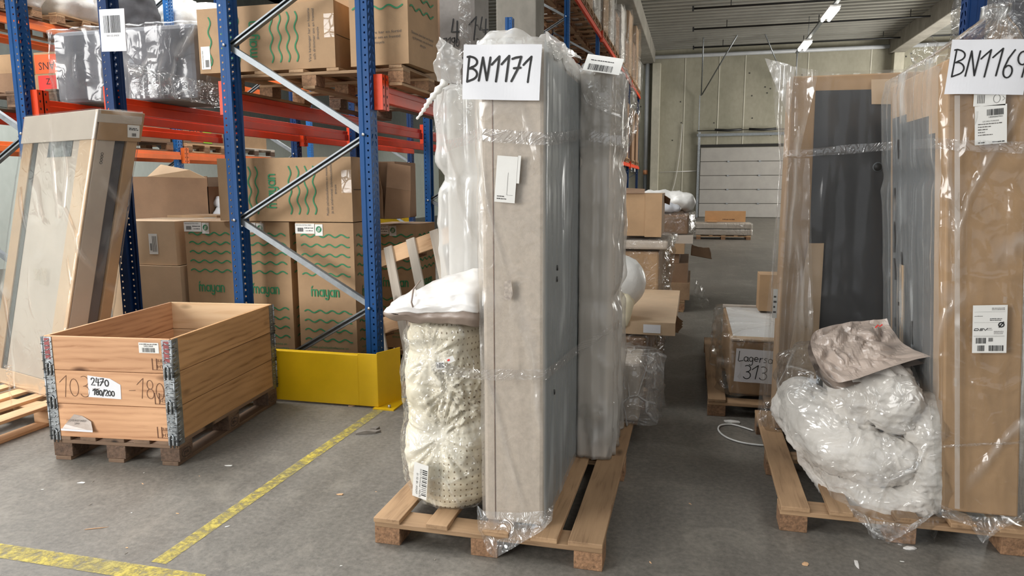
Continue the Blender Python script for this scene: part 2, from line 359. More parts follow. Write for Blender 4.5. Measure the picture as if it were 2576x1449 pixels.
def floor_mat():
    m, t = nt('polished concrete floor'); out = N(t, 'ShaderNodeOutputMaterial'); b = N(t, 'ShaderNodeBsdfPrincipled'); t.links.new(b.outputs[0], out.inputs[0])
    co = coords(t, (1, 1, 1), False)
    n = N(t, 'ShaderNodeTexNoise', i_Scale=.7, i_Detail=7.0, i_Roughness=.65, i_Distortion=.4); t.links.new(co, n.inputs['Vector'])
    n2 = N(t, 'ShaderNodeTexNoise', i_Scale=38.0, i_Detail=4.0, i_Roughness=.7); t.links.new(co, n2.inputs['Vector'])
    cs = coords(t, (6, .35, 1), False); n3 = N(t, 'ShaderNodeTexNoise', i_Scale=1.2, i_Detail=6.0, i_Roughness=.6); t.links.new(cs, n3.inputs['Vector'])
    n5 = N(t, 'ShaderNodeTexNoise', i_Scale=160.0, i_Detail=2.0); t.links.new(co, n5.inputs['Vector'])
    c = ramp(t, n.outputs[0], [(.28, lin((78, 75, 69))), (.5, lin((102, 97, 90))), (.75, lin((134, 127, 117)))])
    c = mixc(t, .3, c, ramp(t, n3.outputs[0], [(.3, lin((72, 69, 64))), (.7, lin((134, 128, 118)))]))
    c = mixc(t, .38, c, ramp(t, n2.outputs[0], [(.3, lin((64, 62, 58))), (.7, lin((150, 144, 134)))]))
    sp = ramp(t, n5.outputs[0], [(.70, (0, 0, 0)), (.76, (1, 1, 1))])
    n6 = N(t, 'ShaderNodeTexNoise', i_Scale=2.6, i_Detail=8.0, i_Roughness=.7, i_Distortion=1.0); t.links.new(co, n6.inputs['Vector'])
    c = mixc(t, ramp(t, n6.outputs[0], [(.52, (0, 0, 0)), (.72, (.55, .55, .55))]), c, lin((150, 143, 132)))
    c = mixc(t, sp, c, lin((150, 146, 140)))
    t.links.new(c, b.inputs['Base Color'])
    mr = N(t, 'ShaderNodeMapRange'); mr.inputs[3].default_value = .36; mr.inputs[4].default_value = .62; t.links.new(n3.outputs[0], mr.inputs[0]); t.links.new(mr.outputs[0], b.inputs['Roughness'])
    bp = N(t, 'ShaderNodeBump', i_Strength=.3, i_Distance=.004); t.links.new(n2.outputs[0], bp.inputs['Height']); t.links.new(bp.outputs[0], b.inputs['Normal'])
    return m
FLOOR = floor_mat()
def concrete(name, a, bcol, sc=.5):
    m, t = nt(name); out = N(t, 'ShaderNodeOutputMaterial'); b = N(t, 'ShaderNodeBsdfPrincipled'); t.links.new(b.outputs[0], out.inputs[0])
    b.inputs['Roughness'].default_value = .85
    co = coords(t, (1, 1, .6), False); n = N(t, 'ShaderNodeTexNoise', i_Scale=sc, i_Detail=7.0, i_Roughness=.6); t.links.new(co, n.inputs['Vector'])
    n2 = N(t, 'ShaderNodeTexNoise', i_Scale=9.0, i_Detail=5.0); t.links.new(co, n2.inputs['Vector'])
    c = ramp(t, n.outputs[0], [(.3, lin(a)), (.7, lin(bcol))]); c = mixc(t, .25, c, ramp(t, n2.outputs[0], [(.3, lin(a)), (.7, lin(bcol))]))
    t.links.new(c, b.inputs['Base Color']); return m
CONC = concrete('green grey concrete panel', (134, 131, 114), (168, 163, 146))
CONC_BEAM = concrete('raw concrete beam', (112, 108, 100), (152, 147, 136), 1.5)
CONC_COL = concrete('concrete column', (160, 156, 140), (196, 190, 172), 1.2)
WALLW = concrete('pale left wall panel', (176, 184, 176), (204, 210, 202), .4)
CONC_DKW = concrete('dark upper wall', (84, 88, 84), (116, 120, 114), .6)
ROOF = mat('trapezoidal roof sheet', (150, 148, 140), .45, .06, .8, metal=.1)
JOINT = mat('panel joint', (206, 202, 186), .8, .05, 2)
JOINT_DK = mat('dark joint', (70, 68, 62), .8, .05, 2)
DOORM = mat('sectional door panel', (164, 160, 154), .6, .05, 2, bump=.05, bscale=12)
def worn_paint():
    m, t = nt('worn yellow floor paint'); out = N(t, 'ShaderNodeOutputMaterial'); b = N(t, 'ShaderNodeBsdfPrincipled'); b.inputs['Roughness'].default_value = .6
    
    tr = N(t, 'ShaderNodeBsdfTransparent'); ms = N(t, 'ShaderNodeMixShader')
    co = coords(t, (1, 1, 1), False); n = N(t, 'ShaderNodeTexNoise', i_Scale=22.0, i_Detail=8.0, i_Roughness=.75); t.links.new(co, n.inputs['Vector'])
    f = ramp(t, n.outputs[0], [(.36, (0, 0, 0)), (.60, (.92, .92, .92))])
    n4 = N(t, 'ShaderNodeTexNoise', i_Scale=2.2, i_Detail=3.0); t.links.new(co, n4.inputs['Vector'])
    c2 = mixc(t, ramp(t, n4.outputs[0], [(.35, (0, 0, 0)), (.65, (1, 1, 1))]), lin((172, 158, 88)), lin((212, 190, 72))); t.links.new(c2, b.inputs['Base Color'])
    t.links.new(f, ms.inputs[0]); t.links.new(tr.outputs[0], ms.inputs[1]); t.links.new(b.outputs[0], ms.inputs[2]); t.links.new(ms.outputs[0], out.inputs[0]); return m
PAINT = worn_paint()
def latex_mat():
    m, t = nt('perforated latex foam'); out = N(t, 'ShaderNodeOutputMaterial'); b = N(t, 'ShaderNodeBsdfPrincipled'); t.links.new(b.outputs[0], out.inputs[0])
    b.inputs['Roughness'].default_value = .6
    tc = N(t, 'ShaderNodeTexCoord'); sx = N(t, 'ShaderNodeSeparateXYZ'); t.links.new(tc.outputs['Object'], sx.inputs[0])
    at = N(t, 'ShaderNodeMath', operation='ARCTAN2'); t.links.new(sx.outputs[0], at.inputs[0])
    ny = N(t, 'ShaderNodeMath', operation='MULTIPLY'); ny.inputs[1].default_value = -1; t.links.new(sx.outputs[1], ny.inputs[0]); t.links.new(ny.outputs[0], at.inputs[1])
    cb = N(t, 'ShaderNodeCombineXYZ')
    ua = N(t, 'ShaderNodeMath', operation='MULTIPLY'); ua.inputs[1].default_value = 8.0; t.links.new(at.outputs[0], ua.inputs[0])
    va = N(t, 'ShaderNodeMath', operation='MULTIPLY'); va.inputs[1].default_value = 33.0; t.links.new(sx.outputs[2], va.inputs[0])
    nz = N(t, 'ShaderNodeTexNoise', i_Scale=6.0); t.links.new(tc.outputs['Object'], nz.inputs['Vector'])
    t.links.new(ua.outputs[0], cb.inputs[0]); t.links.new(va.outputs[0], cb.inputs[1])
    ad = N(t, 'ShaderNodeVectorMath', operation='MULTIPLY_ADD'); ad.inputs[1].default_value = (.7, .7, 0); t.links.new(nz.outputs[1], ad.inputs[0]); t.links.new(cb.outputs[0], ad.inputs[2])
    fr = N(t, 'ShaderNodeVectorMath', operation='FRACTION'); t.links.new(ad.outputs[0], fr.inputs[0])
    sb = N(t, 'ShaderNodeVectorMath', operation='SUBTRACT'); sb.inputs[1].default_value = (.5, .5, 0); t.links.new(fr.outputs[0], sb.inputs[0])
    fl = N(t, 'ShaderNodeVectorMath', operation='MULTIPLY'); fl.inputs[1].default_value = (1, 1, 0); t.links.new(sb.outputs[0], fl.inputs[0])
    ln = N(t, 'ShaderNodeVectorMath', operation='LENGTH'); t.links.new(fl.outputs[0], ln.inputs[0])
    k = ramp(t, ln.outputs['Value'], [(.10, (1, 1, 1)), (.17, (0, 0, 0))])
    n2 = N(t, 'ShaderNodeTexNoise', i_Scale=4.0, i_Detail=3.0); t.links.new(tc.outputs['Object'], n2.inputs['Vector'])
    msk = ramp(t, n2.outputs[0], [(.40, (0, 0, 0)), (.52, (1, 1, 1))]); xm = N(t, 'ShaderNodeMapRange'); xm.inputs[1].default_value = -.09; xm.inputs[2].default_value = .03; t.links.new(sx.outputs[0], xm.inputs[0]); k = mixc(t, 1.0, mixc(t, 1.0, k, msk, 'MULTIPLY'), xm.outputs[0], 'MULTIPLY')
    base = ramp(t, n2.outputs[0], [(.3, lin((238, 232, 216))), (.7, lin((230, 219, 190)))])
    t.links.new(mixc(t, k, base, lin((140, 118, 88))), b.inputs['Base Color'])
    bp = N(t, 'ShaderNodeBump', i_Strength=.5, i_Distance=.01, invert=True); t.links.new(k, bp.inputs['Height']); t.links.new(bp.outputs[0], b.inputs['Normal'])
    return m
LATEX = latex_mat()

# ------------------------------------------------------------------ shape builders
def rrect(x0, x1, y0, y1, r, n):
    "n points round a rounded rectangle, counter-clockwise from the front left"
    r = max(1e-4, min(r, (x1-x0)/2-1e-5, (y1-y0)/2-1e-5)); W_, D_ = x1-x0-2*r, y1-y0-2*r; q = math.pi*r/2
    tot = 2*(W_+D_)+4*q; out = []
    segs = [('l', x0+r, y0, 1, 0, W_), ('a', x1-r, y0+r, -math.pi/2, 0, q), ('l', x1, y0+r, 0, 1, D_), ('a', x1-r, y1-r, 0, 0, q),
            ('l', x1-r, y1, -1, 0, W_), ('a', x0+r, y1-r, math.pi/2, 0, q), ('l', x0, y1-r, 0, -1, D_), ('a', x0+r, y0+r, math.pi, 0, q)]
    for i in range(n):
        d = tot*i/n
        for sg in segs:
            if d <= sg[5] or sg is segs[-1]:
                if sg[0] == 'l': out.append((sg[1]+sg[3]*d, sg[2]+sg[4]*d))
                else:
                    a = sg[3]+d/r; out.append((sg[1]+r*math.cos(a), sg[2]+r*math.sin(a)))
                break
            d -= sg[5]
    return out
def loft(mb, levels, matr, n=96, m=60, disp=None, cap0=True, cap1=True, M=None, ease=False):
    "levels: (z, x0, x1, y0, y1, corner radius), joined smoothly; disp(point, outward, t, z) moves a point outward"
    zs = [l[0] for l in levels]; rows = []
    for j in range(m+1):
        z = zs[0]+(zs[-1]-zs[0])*j/m
        k = 0
        while k < len(zs)-2 and z > zs[k+1]: k += 1
        t = (z-zs[k])/max(zs[k+1]-zs[k], 1e-6); t = smooth01(t) if ease else t
        a, b = levels[k], levels[k+1]; L = [a[q]+(b[q]-a[q])*t for q in range(1, 6)]
        rows.append((z, rrect(L[0], L[1], L[2], L[3], L[4], n)))
    vs = []
    for j, (z, row) in enumerate(rows):
        for i, (x, y) in enumerate(row):
            xa, ya = row[i-1]; xb, yb = row[(i+1) % n]; nn = Vector((yb-ya, -(xb-xa), 0))
            nn = nn.normalized() if nn.length > 1e-9 else Vector((0, 0, 1))
            p = Vector((x, y, z))
            if disp:
                d = disp(p, nn, i/n, z)
                p = p+(d if isinstance(d, Vector) else nn*d)
            vs.append(p)
    fs = [(j*n+i, j*n+(i+1) % n, (j+1)*n+(i+1) % n, (j+1)*n+i) for j in range(m) for i in range(n)]
    for cap, j in ((cap0, 0), (cap1, m)):
        if cap:
            c = len(vs); ce = sum((vs[j*n+i] for i in range(n)), Vector())/n; vs.append(ce)
            for i in range(n):
                a, b = j*n+i, j*n+(i+1) % n
                fs.append((c, b, a) if j == 0 else (c, a, b))
    return mb.add(vs, fs, matr, M, True)
def foldfn(seed, amp=.012, fine=.004, bands=(), vscale=9, base=.004, sink=0.0):
    "polythene: long upright folds, fine creases, pleats fanning from each tight band"
    def f(p, nn, t, z):
        a = math.tau*t; ca, sa = math.cos(a), math.sin(a)
        d = amp*max(0, .35+fbm((ca*vscale*.6+seed, sa*vscale*.6, z*.45+seed), 3))
        d += amp*.8*max(0, ridge((ca*vscale*.9+seed, sa*vscale*.9, z*.35)))**4
        d += fine*max(0, ridge((p.x*9+seed, p.y*9, p.z*5+p.x*3)))**3
        for zb, st in bands:
            k = (z-zb)/.05; e = math.exp(-((z-zb)/.14)**2)
            d = d*(1-.85*math.exp(-k*k))+st*.35*e*(1-math.exp(-k*k))*max(0, noise.noise(Vector((ca*16+seed, sa*16, (z > zb)*3.1))))
        return base+d-sink
    return f
def sheet(mb, corners, matr, nu=20, nv=20, amp=.01, seed=0, sc=12, keep_top=True):
    "loose sheet over four corners, crumpled"
    a, b, c, d = map(Vector, corners); nn = (b-a).cross(d-a).normalized(); vs = []
    for j in range(nv+1):
        for i in range(nu+1):
            u, v = i/nu, j/nv; p = a*(1-u)*(1-v)+b*u*(1-v)+c*u*v+d*(1-u)*v
            k = amp*(v if keep_top else 1)
            p = p+nn*k*(fbm((p.x*sc+seed, p.y*sc, p.z*sc), 3)*1.4)+nn*k*.7*ridge((p.x*sc*2+seed, p.z*sc, p.y*sc))
            vs.append(p)
    W_ = nu+1
    return mb.add(vs, [(j*W_+i, j*W_+i+1, (j+1)*W_+i+1, (j+1)*W_+i) for j in range(nv) for i in range(nu)], matr, None, True)
def spline(pts, n):
    "Catmull-Rom through tuples"
    out = []; L = len(pts)
    for k in range(L-1):
        p0, p1, p2, p3 = pts[max(k-1, 0)], pts[k], pts[k+1], pts[min(k+2, L-1)]
        for i in range(n):
            t = i/n
            out.append(tuple(.5*((2*b)+(-a+c)*t+(2*a-5*b+4*c-d)*t*t+(-a+3*b-3*c+d)*t**3) for a, b, c, d in zip(p0, p1, p2, p3)))
    out.append(tuple(pts[-1])); return out
def fatroll(mb, pts, matr, n=36, seg=14, wr=.02, seed=0, fine=0):
    "padded roll along points (x, y, z, r), rounded ends and wrinkles"
    sp = spline(pts, seg); P_ = [Vector(p[:3]) for p in sp]; rs = [p[3] for p in sp]; L = len(P_)
    vs = []; prev = None; tot = 0
    ds = [0]
    for i in range(1, L): ds.append(ds[-1]+(P_[i]-P_[i-1]).length)
    for i in range(L):
        t = (P_[min(i+1, L-1)]-P_[max(i-1, 0)]).normalized()
        a = t.orthogonal().normalized() if prev is None else (prev-t*prev.dot(t)).normalized()
        prev = a; b = t.cross(a); e = min(ds[i], ds[-1]-ds[i]); r = rs[i]
        k = math.sqrt(max(0, 1-(1-min(1, e/r))**2)) if e < r else 1
        for q in range(n):
            an = math.tau*q/n; dv = a*math.cos(an)+b*math.sin(an); p = P_[i]+dv*r*max(k, .03)
            w1 = wr*k*(fbm((p.x*7+seed, p.y*7, p.z*7), 3)+.6*ridge((p.x*11+seed, p.y*11, p.z*11))-.5)
            if fine: w1 += wr*fine*k*(2*max(0, ridge((p.x*22+seed+3*p.z, p.y*22, p.z*30)))**3+fbm((p.x*24, p.y*24, p.z*24+seed), 2))
            vs.append(p+dv*w1)
    fs = [(i*n+q, i*n+(q+1) % n, (i+1)*n+(q+1) % n, (i+1)*n+q) for i in range(L-1) for q in range(n)]
    fs += [tuple(reversed(range(n))), tuple((L-1)*n+q for q in range(n))]
    return mb.add(vs, fs, matr, None, True)

# lettering drawn with a pen; each glyph is a list of lines in a 1-high box
def arc(cx, cy, rx, ry, a0, a1, n=14): return [(cx+rx*math.cos(math.radians(a0+(a1-a0)*i/n)), cy+ry*math.sin(math.radians(a0+(a1-a0)*i/n))) for i in range(n+1)]
GL = {
 'B': (.55, [[(.08, 1.0), (.02, 0)], [(.0, .98), (.12, 1.0)]+arc(.1, .78, .34, .21, 80, -70)+[(.10, .52)], [(.10, .52)]+arc(.1, .30, .36, .24, 70, -60)+[(.02, 0)]]),
 'N': (.55, [[(.0, .03), (.14, .95)], [(.14, .95), (.36, .05)], [(.36, .05), (.48, .95)]]),
 '1': (.45, [[(.0, .68), (.12, .80), (.34, 1.0)], [(.34, 1.0), (.22, 0.02)]]),
 '7': (.55, [[(.04, .88), (.2, .93), (.44, .96)], [(.44, .96), (.3, .5), (.02, .02)], [(.12, .52), (.42, .54)]]),
 '6': (.5, [[(.36, 1.0), (.16, .7), (.04, .35)]+arc(.2, .22, .17, .22, 180, 500)]),
 '9': (.5, [arc(.22, .68, .19, .24, 20, 380)+[(.40, .98), (.36, .5), (.30, 0)]]),
 '3': (.5, [[(.08, .92)]+arc(.2, .74, .2, .22, 110, -80)+[(.16, .5)], [(.16, .5)]+arc(.2, .26, .22, .25, 80, -150)]),
 '2': (.5, [[(.06, .75)]+arc(.22, .76, .18, .2, 170, -20)+[(.3, .45), (.04, .04), (.44, .05)]]),
 '4': (.5, [[(.16, 1.0), (.06, .45), (.42, .45)], [(.34, .9), (.30, .0)]]),
 '0': (.5, [arc(.22, .42, .2, .4, 90, 450)]),
 '8': (.5, [arc(.22, .7, .15, .22, -90, 270), arc(.22, .26, .18, .24, 90, 450)]),
 'L': (.5, [[(.1, 1.0), (.04, .05), (.12, .0), (.44, .1)]]),
 'a': (.42, [arc(.17, .25, .16, .22, 40, 380)+[(.34, .45), (.33, .1), (.40, .02)]]),
 'g': (.42, [arc(.17, .25, .15, .21, 40, 380)+[(.33, .42), (.31, -.15)]+arc(.17, -.2, .14, .14, 0, -150)]),
 'e': (.42, [[(.03, .25), (.32, .28)]+arc(.18, .27, .15, .2, 5, 310)]),
 'r': (.34, [[(.06, .45), (.05, .0)], [(.05, .25), (.14, .42), (.28, .44)]]),
 's': (.38, [[(.28, .44), (.12, .46), (.06, .34), (.24, .2), (.22, .04), (.04, .02)]]),
 'l': (.22, [[(.08, 1.0), (.06, .05), (.16, .0)]]),
 '/': (.36, [[(.30, 1.0), (.02, -.05)]]),
 '-': (.5, [[(.08, .42), (.40, .44)]]),
 ' ': (.4, []), '#': (.5, []),
}
def pen(mb, st, h, x, y, wd, matr, M, z=.0012, sx=1.0, slope=0.0, seed=1):
    r = random.Random(seed); x0 = x
    for ch in st:
        adv, ls = GL.get(ch, GL[' ']); dy = (r.random()-.5)*.06*h
        for l in ls:
            mb.stroke([(x+px*h*sx, y+py*h+dy+slope*(x-x0)) for px, py in l], wd, matr, M, z)
        x += adv*h*sx
    return x
def logo(mb, M, x, y, xh, z=.001, mt=None):
    "rounded lower-case word with a small leaf over the first letter"
    mt = mt or GREEN; wd = xh*.19; k = lambda pts: [(x+a*xh*.80, y+b*xh) for a, b in pts]
    for l in ([(0, 0), (0, .96)], [(0, .62)]+arc(.3, .62, .3, .33, 180, 0)+[(.6, 0)], [(.6, .62)]+arc(.9, .62, .3, .33, 180, 0)+[(1.2, 0)]): mb.stroke(k(l), wd, mt, M, z)
    mb.stroke(k([(.02, 1.2), (.12, 1.36), (.2, 1.46)]), wd*.9, mt, M, z)
    def A(o):
        mb.stroke(k([(o+p[0], p[1]) for p in arc(.42, .47, .42, .45, 0, 360, 24)]), wd, mt, M, z, closed=True); mb.stroke(k([(o+.84, .95), (o+.84, 0)]), wd, mt, M, z)
    A(1.55)
    mb.stroke(k([(2.72, .95), (2.72, .5)]+[(2.72+.32+.32*math.cos(math.radians(a)), .42+.4*math.sin(math.radians(a))) for a in range(180, 361, 15)]+[(3.36, .95)]), wd, mt, M, z)
    mb.stroke(k([(3.36, .95), (3.36, -.1)]+[(3.04+.32*math.cos(math.radians(a)), -.12+.34*math.sin(math.radians(a))) for a in range(0, -151, -15)]), wd, mt, M, z)
    A(3.68)
    for l in ([(4.86, 0), (4.86, .96)], [(4.86, .62)]+arc(5.16, .62, .3, .33, 180, 0)+[(5.46, 0)]): mb.stroke(k(l), wd, mt, M, z)
def wave(mb, M, x0, x1, y, amp, wl, wd, z=.001, vert=False, mt=None):
    n = int((x1-x0)/wl*10)+2; pts = []
    for i in range(n):
        u = x0+(x1-x0)*i/(n-1); v = y+amp*math.sin(math.tau*(u-x0)/wl)
        pts.append((v, u) if vert else (u, v))
    mb.stroke(pts, wd, mt or GREEN, M, z)
def barcode(mb, M, x0, x1, y0, y1, z=.0012, seed=1, mt=None, mod=None):
    r = random.Random(seed); x = x0; mod = mod or (x1-x0)/48
    while x < x1:
        b = mod*r.choice((.6, 1, 1, 1.7)); mb.rect(x, min(x+b, x1), y0, y1, mt or INK, M, z); x += b+mod*r.choice((.7, .9, 1.5))
def scribble(mb, M, x0, x1, y, h, seed=1, mt=None, z=.0011):
    "a line of small print"
    r = random.Random(seed); x = x0
    while x < x1-h:
        l = h*r.uniform(.5, 3); mb.rect(x, min(x+l, x1), y, y+h*r.uniform(.7, 1), mt or PRINT, M, z); x += l+h*.4

def carton(name, x0, x1, y0, y1, z0, z1, label, cat='carton', group=None, m=None, rz=0, tape=True, draw=None, parts=None, bulge=.004, seed=None):
    "a closed carton: slightly bowed faces, top flaps meeting in a seam"
    m = m or CARD; cx, cy = (x0+x1)/2, (y0+y1)/2; w_, d_, h_ = x1-x0, y1-y0, z1-z0
    mb = MB(); vs = []; nx, ny, nz = 5, 5, 5; sd = seed if seed is not None else RND.random()*50
    def grid(o, u, v, nn, flat=False):
        a = []
        for j in range(7):
            for i in range(7):
                s_, t_ = i/6, j/6; p = Vector(o)+Vector(u)*s_+Vector(v)*t_; k = 16*s_*(1-s_)*t_*(1-t_)
                b = 0 if flat else bulge*k*(.2+fbm((p.x*3+sd, p.y*3, p.z*3), 2))
                a.append(p+Vector(nn)*b)
        mb.add(a, [(j*7+i, j*7+i+1, (j+1)*7+i+1, (j+1)*7+i) for j in range(6) for i in range(6)], m, None, True)
    X, Y, Z = w_/2, d_/2, h_
    grid((-X, -Y, 0), (w_, 0, 0), (0, 0, h_), (0, -1, 0)); grid((X, -Y, 0), (0, d_, 0), (0, 0, h_), (1, 0, 0))
    grid((X, Y, 0), (-w_, 0, 0), (0, 0, h_), (0, 1, 0)); grid((-X, Y, 0), (0, -d_, 0), (0, 0, h_), (-1, 0, 0))
    grid((-X, -Y, h_), (w_, 0, 0), (0, d_, 0), (0, 0, 1)); grid((-X, Y, 0), (w_, 0, 0), (0, -d_, 0), (0, 0, -1), True)
    FR = face((-X, -Y-.0012-bulge*.5, 0), (1, 0, 0), (0, 0, 1)); RT = face((X+.0012+bulge*.5, -Y, 0), (0, 1, 0), (0, 0, 1))
    TP = face((-X, -Y, h_+.0015), (1, 0, 0), (0, 1, 0)); LF = face((-X-.0012, Y, 0), (0, -1, 0), (0, 0, 1))
    if tape:
        if w_ >= d_: mb.rect(.004, w_-.004, d_/2-.0015, d_/2+.0015, DARKGAP, TP, .0012)
        else: mb.rect(w_/2-.0015, w_/2+.0015, .004, d_-.004, DARKGAP, TP, .0012)
    if draw: draw(mb, FR, RT, TP, w_, d_, h_)
    o = mb.build(name, loc=(cx, cy, z0), rot=(0, 0, rz)); tag(o, label, cat, group)
    if tape:
        tb = MB()
        if w_ >= d_: tb.rect(0, w_, d_/2-.025, d_/2+.025, TAPE, TP, .003); tb.rect(d_/2-.025, d_/2+.025, h_-.09, h_, TAPE, RT, .003)
        else: tb.rect(w_/2-.025, w_/2+.025, 0, d_, TAPE, TP, .003); tb.rect(w_/2-.025, w_/2+.025, h_-.09, h_, TAPE, FR, .003)
        tb.build('packing_tape', o)
    if parts: parts(o, FR, RT, TP, w_, d_, h_)
    return o
def board(name, parent, c, lx, ly, lz, m, along='y', bevel=.003, jit=0):
    mb = MB(); mb.box(-lx/2, lx/2, -ly/2, ly/2, -lz/2, lz/2, m)
    return mb.build(name, parent, bevel, loc=c, rot=(0, 0, (math.pi/2 if along == 'y' else 0)+jit))
def pallet(x, y, z, W_, L_, label, rz=0, deck=None, runner=True, mb_=None, ms=None, bl=None, group=None, hb=.078, name='wooden_pallet', stamp=False, tilt=None, nstr=3):
    "deck boards run along y over cross boards along x, three rows of blocks"
    D_ = mb_ or PAL; ST = ms or D_; BL = bl or CHIP; t_ = .022
    root = empty(name, (x, y, z), rz); tag(root, label, 'pallet', group)
    if tilt: root.rotation_euler = tilt
    r = random.Random(int((x*31+y*17+z*7)*10)); z0 = t_ if runner else 0
    if deck is None: deck = [(k/4*(W_-.12)+.06-W_/2, .12 if k % 2 == 0 else .1) for k in range(5)]
    for bx, bw in [d[:2] for d in deck]:
        board('deck_board', root, (bx, 0, z0+hb+t_*1.5), L_, bw, t_, D_, 'y', jit=(r.random()-.5)*.006)
    for k in range(nstr):
        yy = -L_/2+.07+(L_-.14)*k/(nstr-1); board('cross_board', root, (0, yy, z0+hb+t_/2), W_, .13, t_, ST, 'x')
        for bx in (-W_/2+.06, 0, W_/2-.06):
            b = MB(); b.box(-.06, .06, -.065, .065, 0, hb, BL)
            if stamp and bx > .1:
                Mx = face((.0612, -.05, .012), (0, 1, 0), (0, 0, 1)); b.stroke(arc(.05, .027, .045, .024, 0, 360, 20), .003, INK, Mx, .0, closed=True); b.text('EPAL', .018, INK, Mx, .05, .02, 0, 'C')
            b.build('block', root, .003, loc=(bx, yy, z0))
    if runner:
        for bx in (-W_/2+.06, 0, W_/2-.06): board('runner_board', root, (bx, 0, t_/2), L_, .1, t_, D_, 'y')
    return root

# ================================================================== the setting
mb = MB(); mb.box(-18, 16, -9, 35.6, -.3, 0, FLOOR); struct(mb.build('floor'))
mb = MB(); mb.box(-18, 16, 35.5, 35.9, 0, 9, CONC); wb = struct(mb.build('wall_back'))
j = MB()
for x in (-8.2, -5.5, .95-.0, 2.1, 4.8, 7.4, 10): j.box(x-.02, x+.02, 35.485, 35.5, 3.4 if .2 < x < 4.8 else 0, 7.6, JOINT)
j.box(-.62, -.58, 35.485, 35.5, 0, 7.6, JOINT); j.box(-2.4, -2.36, 35.485, 35.5, 0, 7.6, JOINT)
for k in range(26):
    x, z = RND.uniform(-3, 9), RND.uniform(3.6, 7.2); j.box(x-.03, x+.03, 35.49, 35.5, z-.03, z+.03, JOINT_DK)
j.build('panel_joint', wb)
mb = MB(); mb.box(-13.4, -13, -9, 35.5, 0, 3.1, WALLW); mb.box(-13.4, -12.9, -9, 35.5, 3.1, 9, CONC_DKW); struct(mb.build('wall_left'))
mb = MB(); mb.box(13.6, 14, -9, 35.5, 0, 9, CONC); struct(mb.build('wall_right'))
# roof: trapezoidal sheet, ribs along x
mb = MB(); vs = []; fs = []; yy = -9.0; k = 0
prof = []
while yy < 35.6:
    prof += [(yy, 8.04), (yy+.24, 8.04), (yy+.27, 7.84), (yy+.47, 7.84)]; yy += .50
n = len(prof); vs = [(x, p[0], p[1]) for x in (-18, 16) for p in prof]
mb.add(vs, [(i, n+i, n+i+1, i+1) for i in range(n-1)], ROOF); mb.box(-18, 16, -9, 35.6, 8.06, 8.25, ROOF)
struct(mb.build('ceiling'))
for k, (x, y, sx, sy) in enumerate(((-3.9, 33.0, .75, .8), (-9.5, 9, 1.5, 4.5), (-3.5, 1, 2, 4))):
    mb = MB(); mb.box(x-sx, x+sx, y-sy, y+sy, 7.80, 7.85, SKYG)
    o = struct(mb.build('window_%d' % (k+1)))
    fb = MB()
    for a in ((x-sx-.08, x-sx, y-sy-.08, y+sy+.08), (x+sx, x+sx+.08, y-sy-.08, y+sy+.08), (x-sx, x+sx, y-sy-.08, y-sy), (x-sx, x+sx, y+sy, y+sy+.08)): fb.box(*a, 7.74, 7.86, GALV)
    fb.build('window_frame', o)
for k, x in enumerate((-13.2, -2.3, 8.35)):
    mb = MB(); mb.box(x-.3, x+.3, -9, 35.5, 7.2, 7.86, CONC_BEAM); struct(mb.build('trim_%d' % (k+1), bevel=.03))
mb = MB(); mb.box(-2.1, -1.72, 35.0, 35.5, 0, 7.2, CONC_COL); struct(mb.build('trim_4', bevel=.02))
mb = MB(); mb.box(8.2, 8.6, 35.0, 35.5, 0, 7.2, CONC_COL); struct(mb.build('trim_5', bevel=.02))
cx = P(1302, 40, Y=11.2)
mb = MB(); mb.box(cx.x-.32, cx.x+.32, 11.1, 11.7, 0, 7.2, CONC_BEAM); struct(mb.build('trim_6', bevel=.02))
mb = MB(); mb.tube([(-17, 35.3, 7.5), (13, 35.3, 7.5)], .09, PVC, 12); tag(mb.build('roof_gutter_pipe'), 'long pale grey pipe running along the top of the far concrete wall', 'pipe')
# door
d1 = MB(); DX0, DX1 = .22, 4.9
for k in range(5): d1.box(DX0, DX1, 35.40, 35.46, .02+k*.655, .02+k*.655+.63, DOORM)
door = struct(d1.build('door_1', bevel=.01))
h = MB()
for k in range(1, 5):
    h.box(DX0, DX1, 35.41, 35.45, k*.655-.012, k*.655+.022, JOINT_DK)
    for x in (1.5, 2.9): h.box(x-.05, x+.05, 35.37, 35.40, k*.655-.03, k*.655+.04, STEEL)
h.build('door_seam', door)
h = MB(); h.box(DX0-.12, DX0-.03, 35.34, 35.42, 0, 4.0, STEEL); h.box(DX0-.14, DX0-.10, 35.3, 35.34, 0, 5.7, STEEL); h.box(DX0-.05, DX1, 35.42, 35.49, 3.3, 3.42, DARKGAP); h.build('door_track', door)
h = MB(); h.box(DX0-.2, 4.9, 35.28, 35.36, 3.80, 3.92, GALV); h.tube([(DX0-.2, 35.25, 4.06), (4.9, 35.25, 4.06)], .018, BLACKM)
for a in (.82, 2.35): h.tube([(a, 35.25, 4.09), (a+.6, 35.25, 4.05), (a+1.2, 35.25, 4.08)], .055, BLACKM)
h.build('spring_shaft', door)
for k, (a, b) in enumerate((((1770, 95), (1764, 240)), ((1855, 88), (1766, 238)), ((1925, 86), (1972, 200)))):
    p = P(*a, Z=7.84); q = P(*b, Y=35.2)
    tb = MB(); tb.tube([p, q], .03, STEEL, 6); tag(tb.build('door_track_hanger'), ['thin upright steel rod from the roof down to the door track', 'slanted steel rod from the roof down to the door track', 'thin slanted steel rod disappearing behind the tall wrapped box'][k], 'rod')
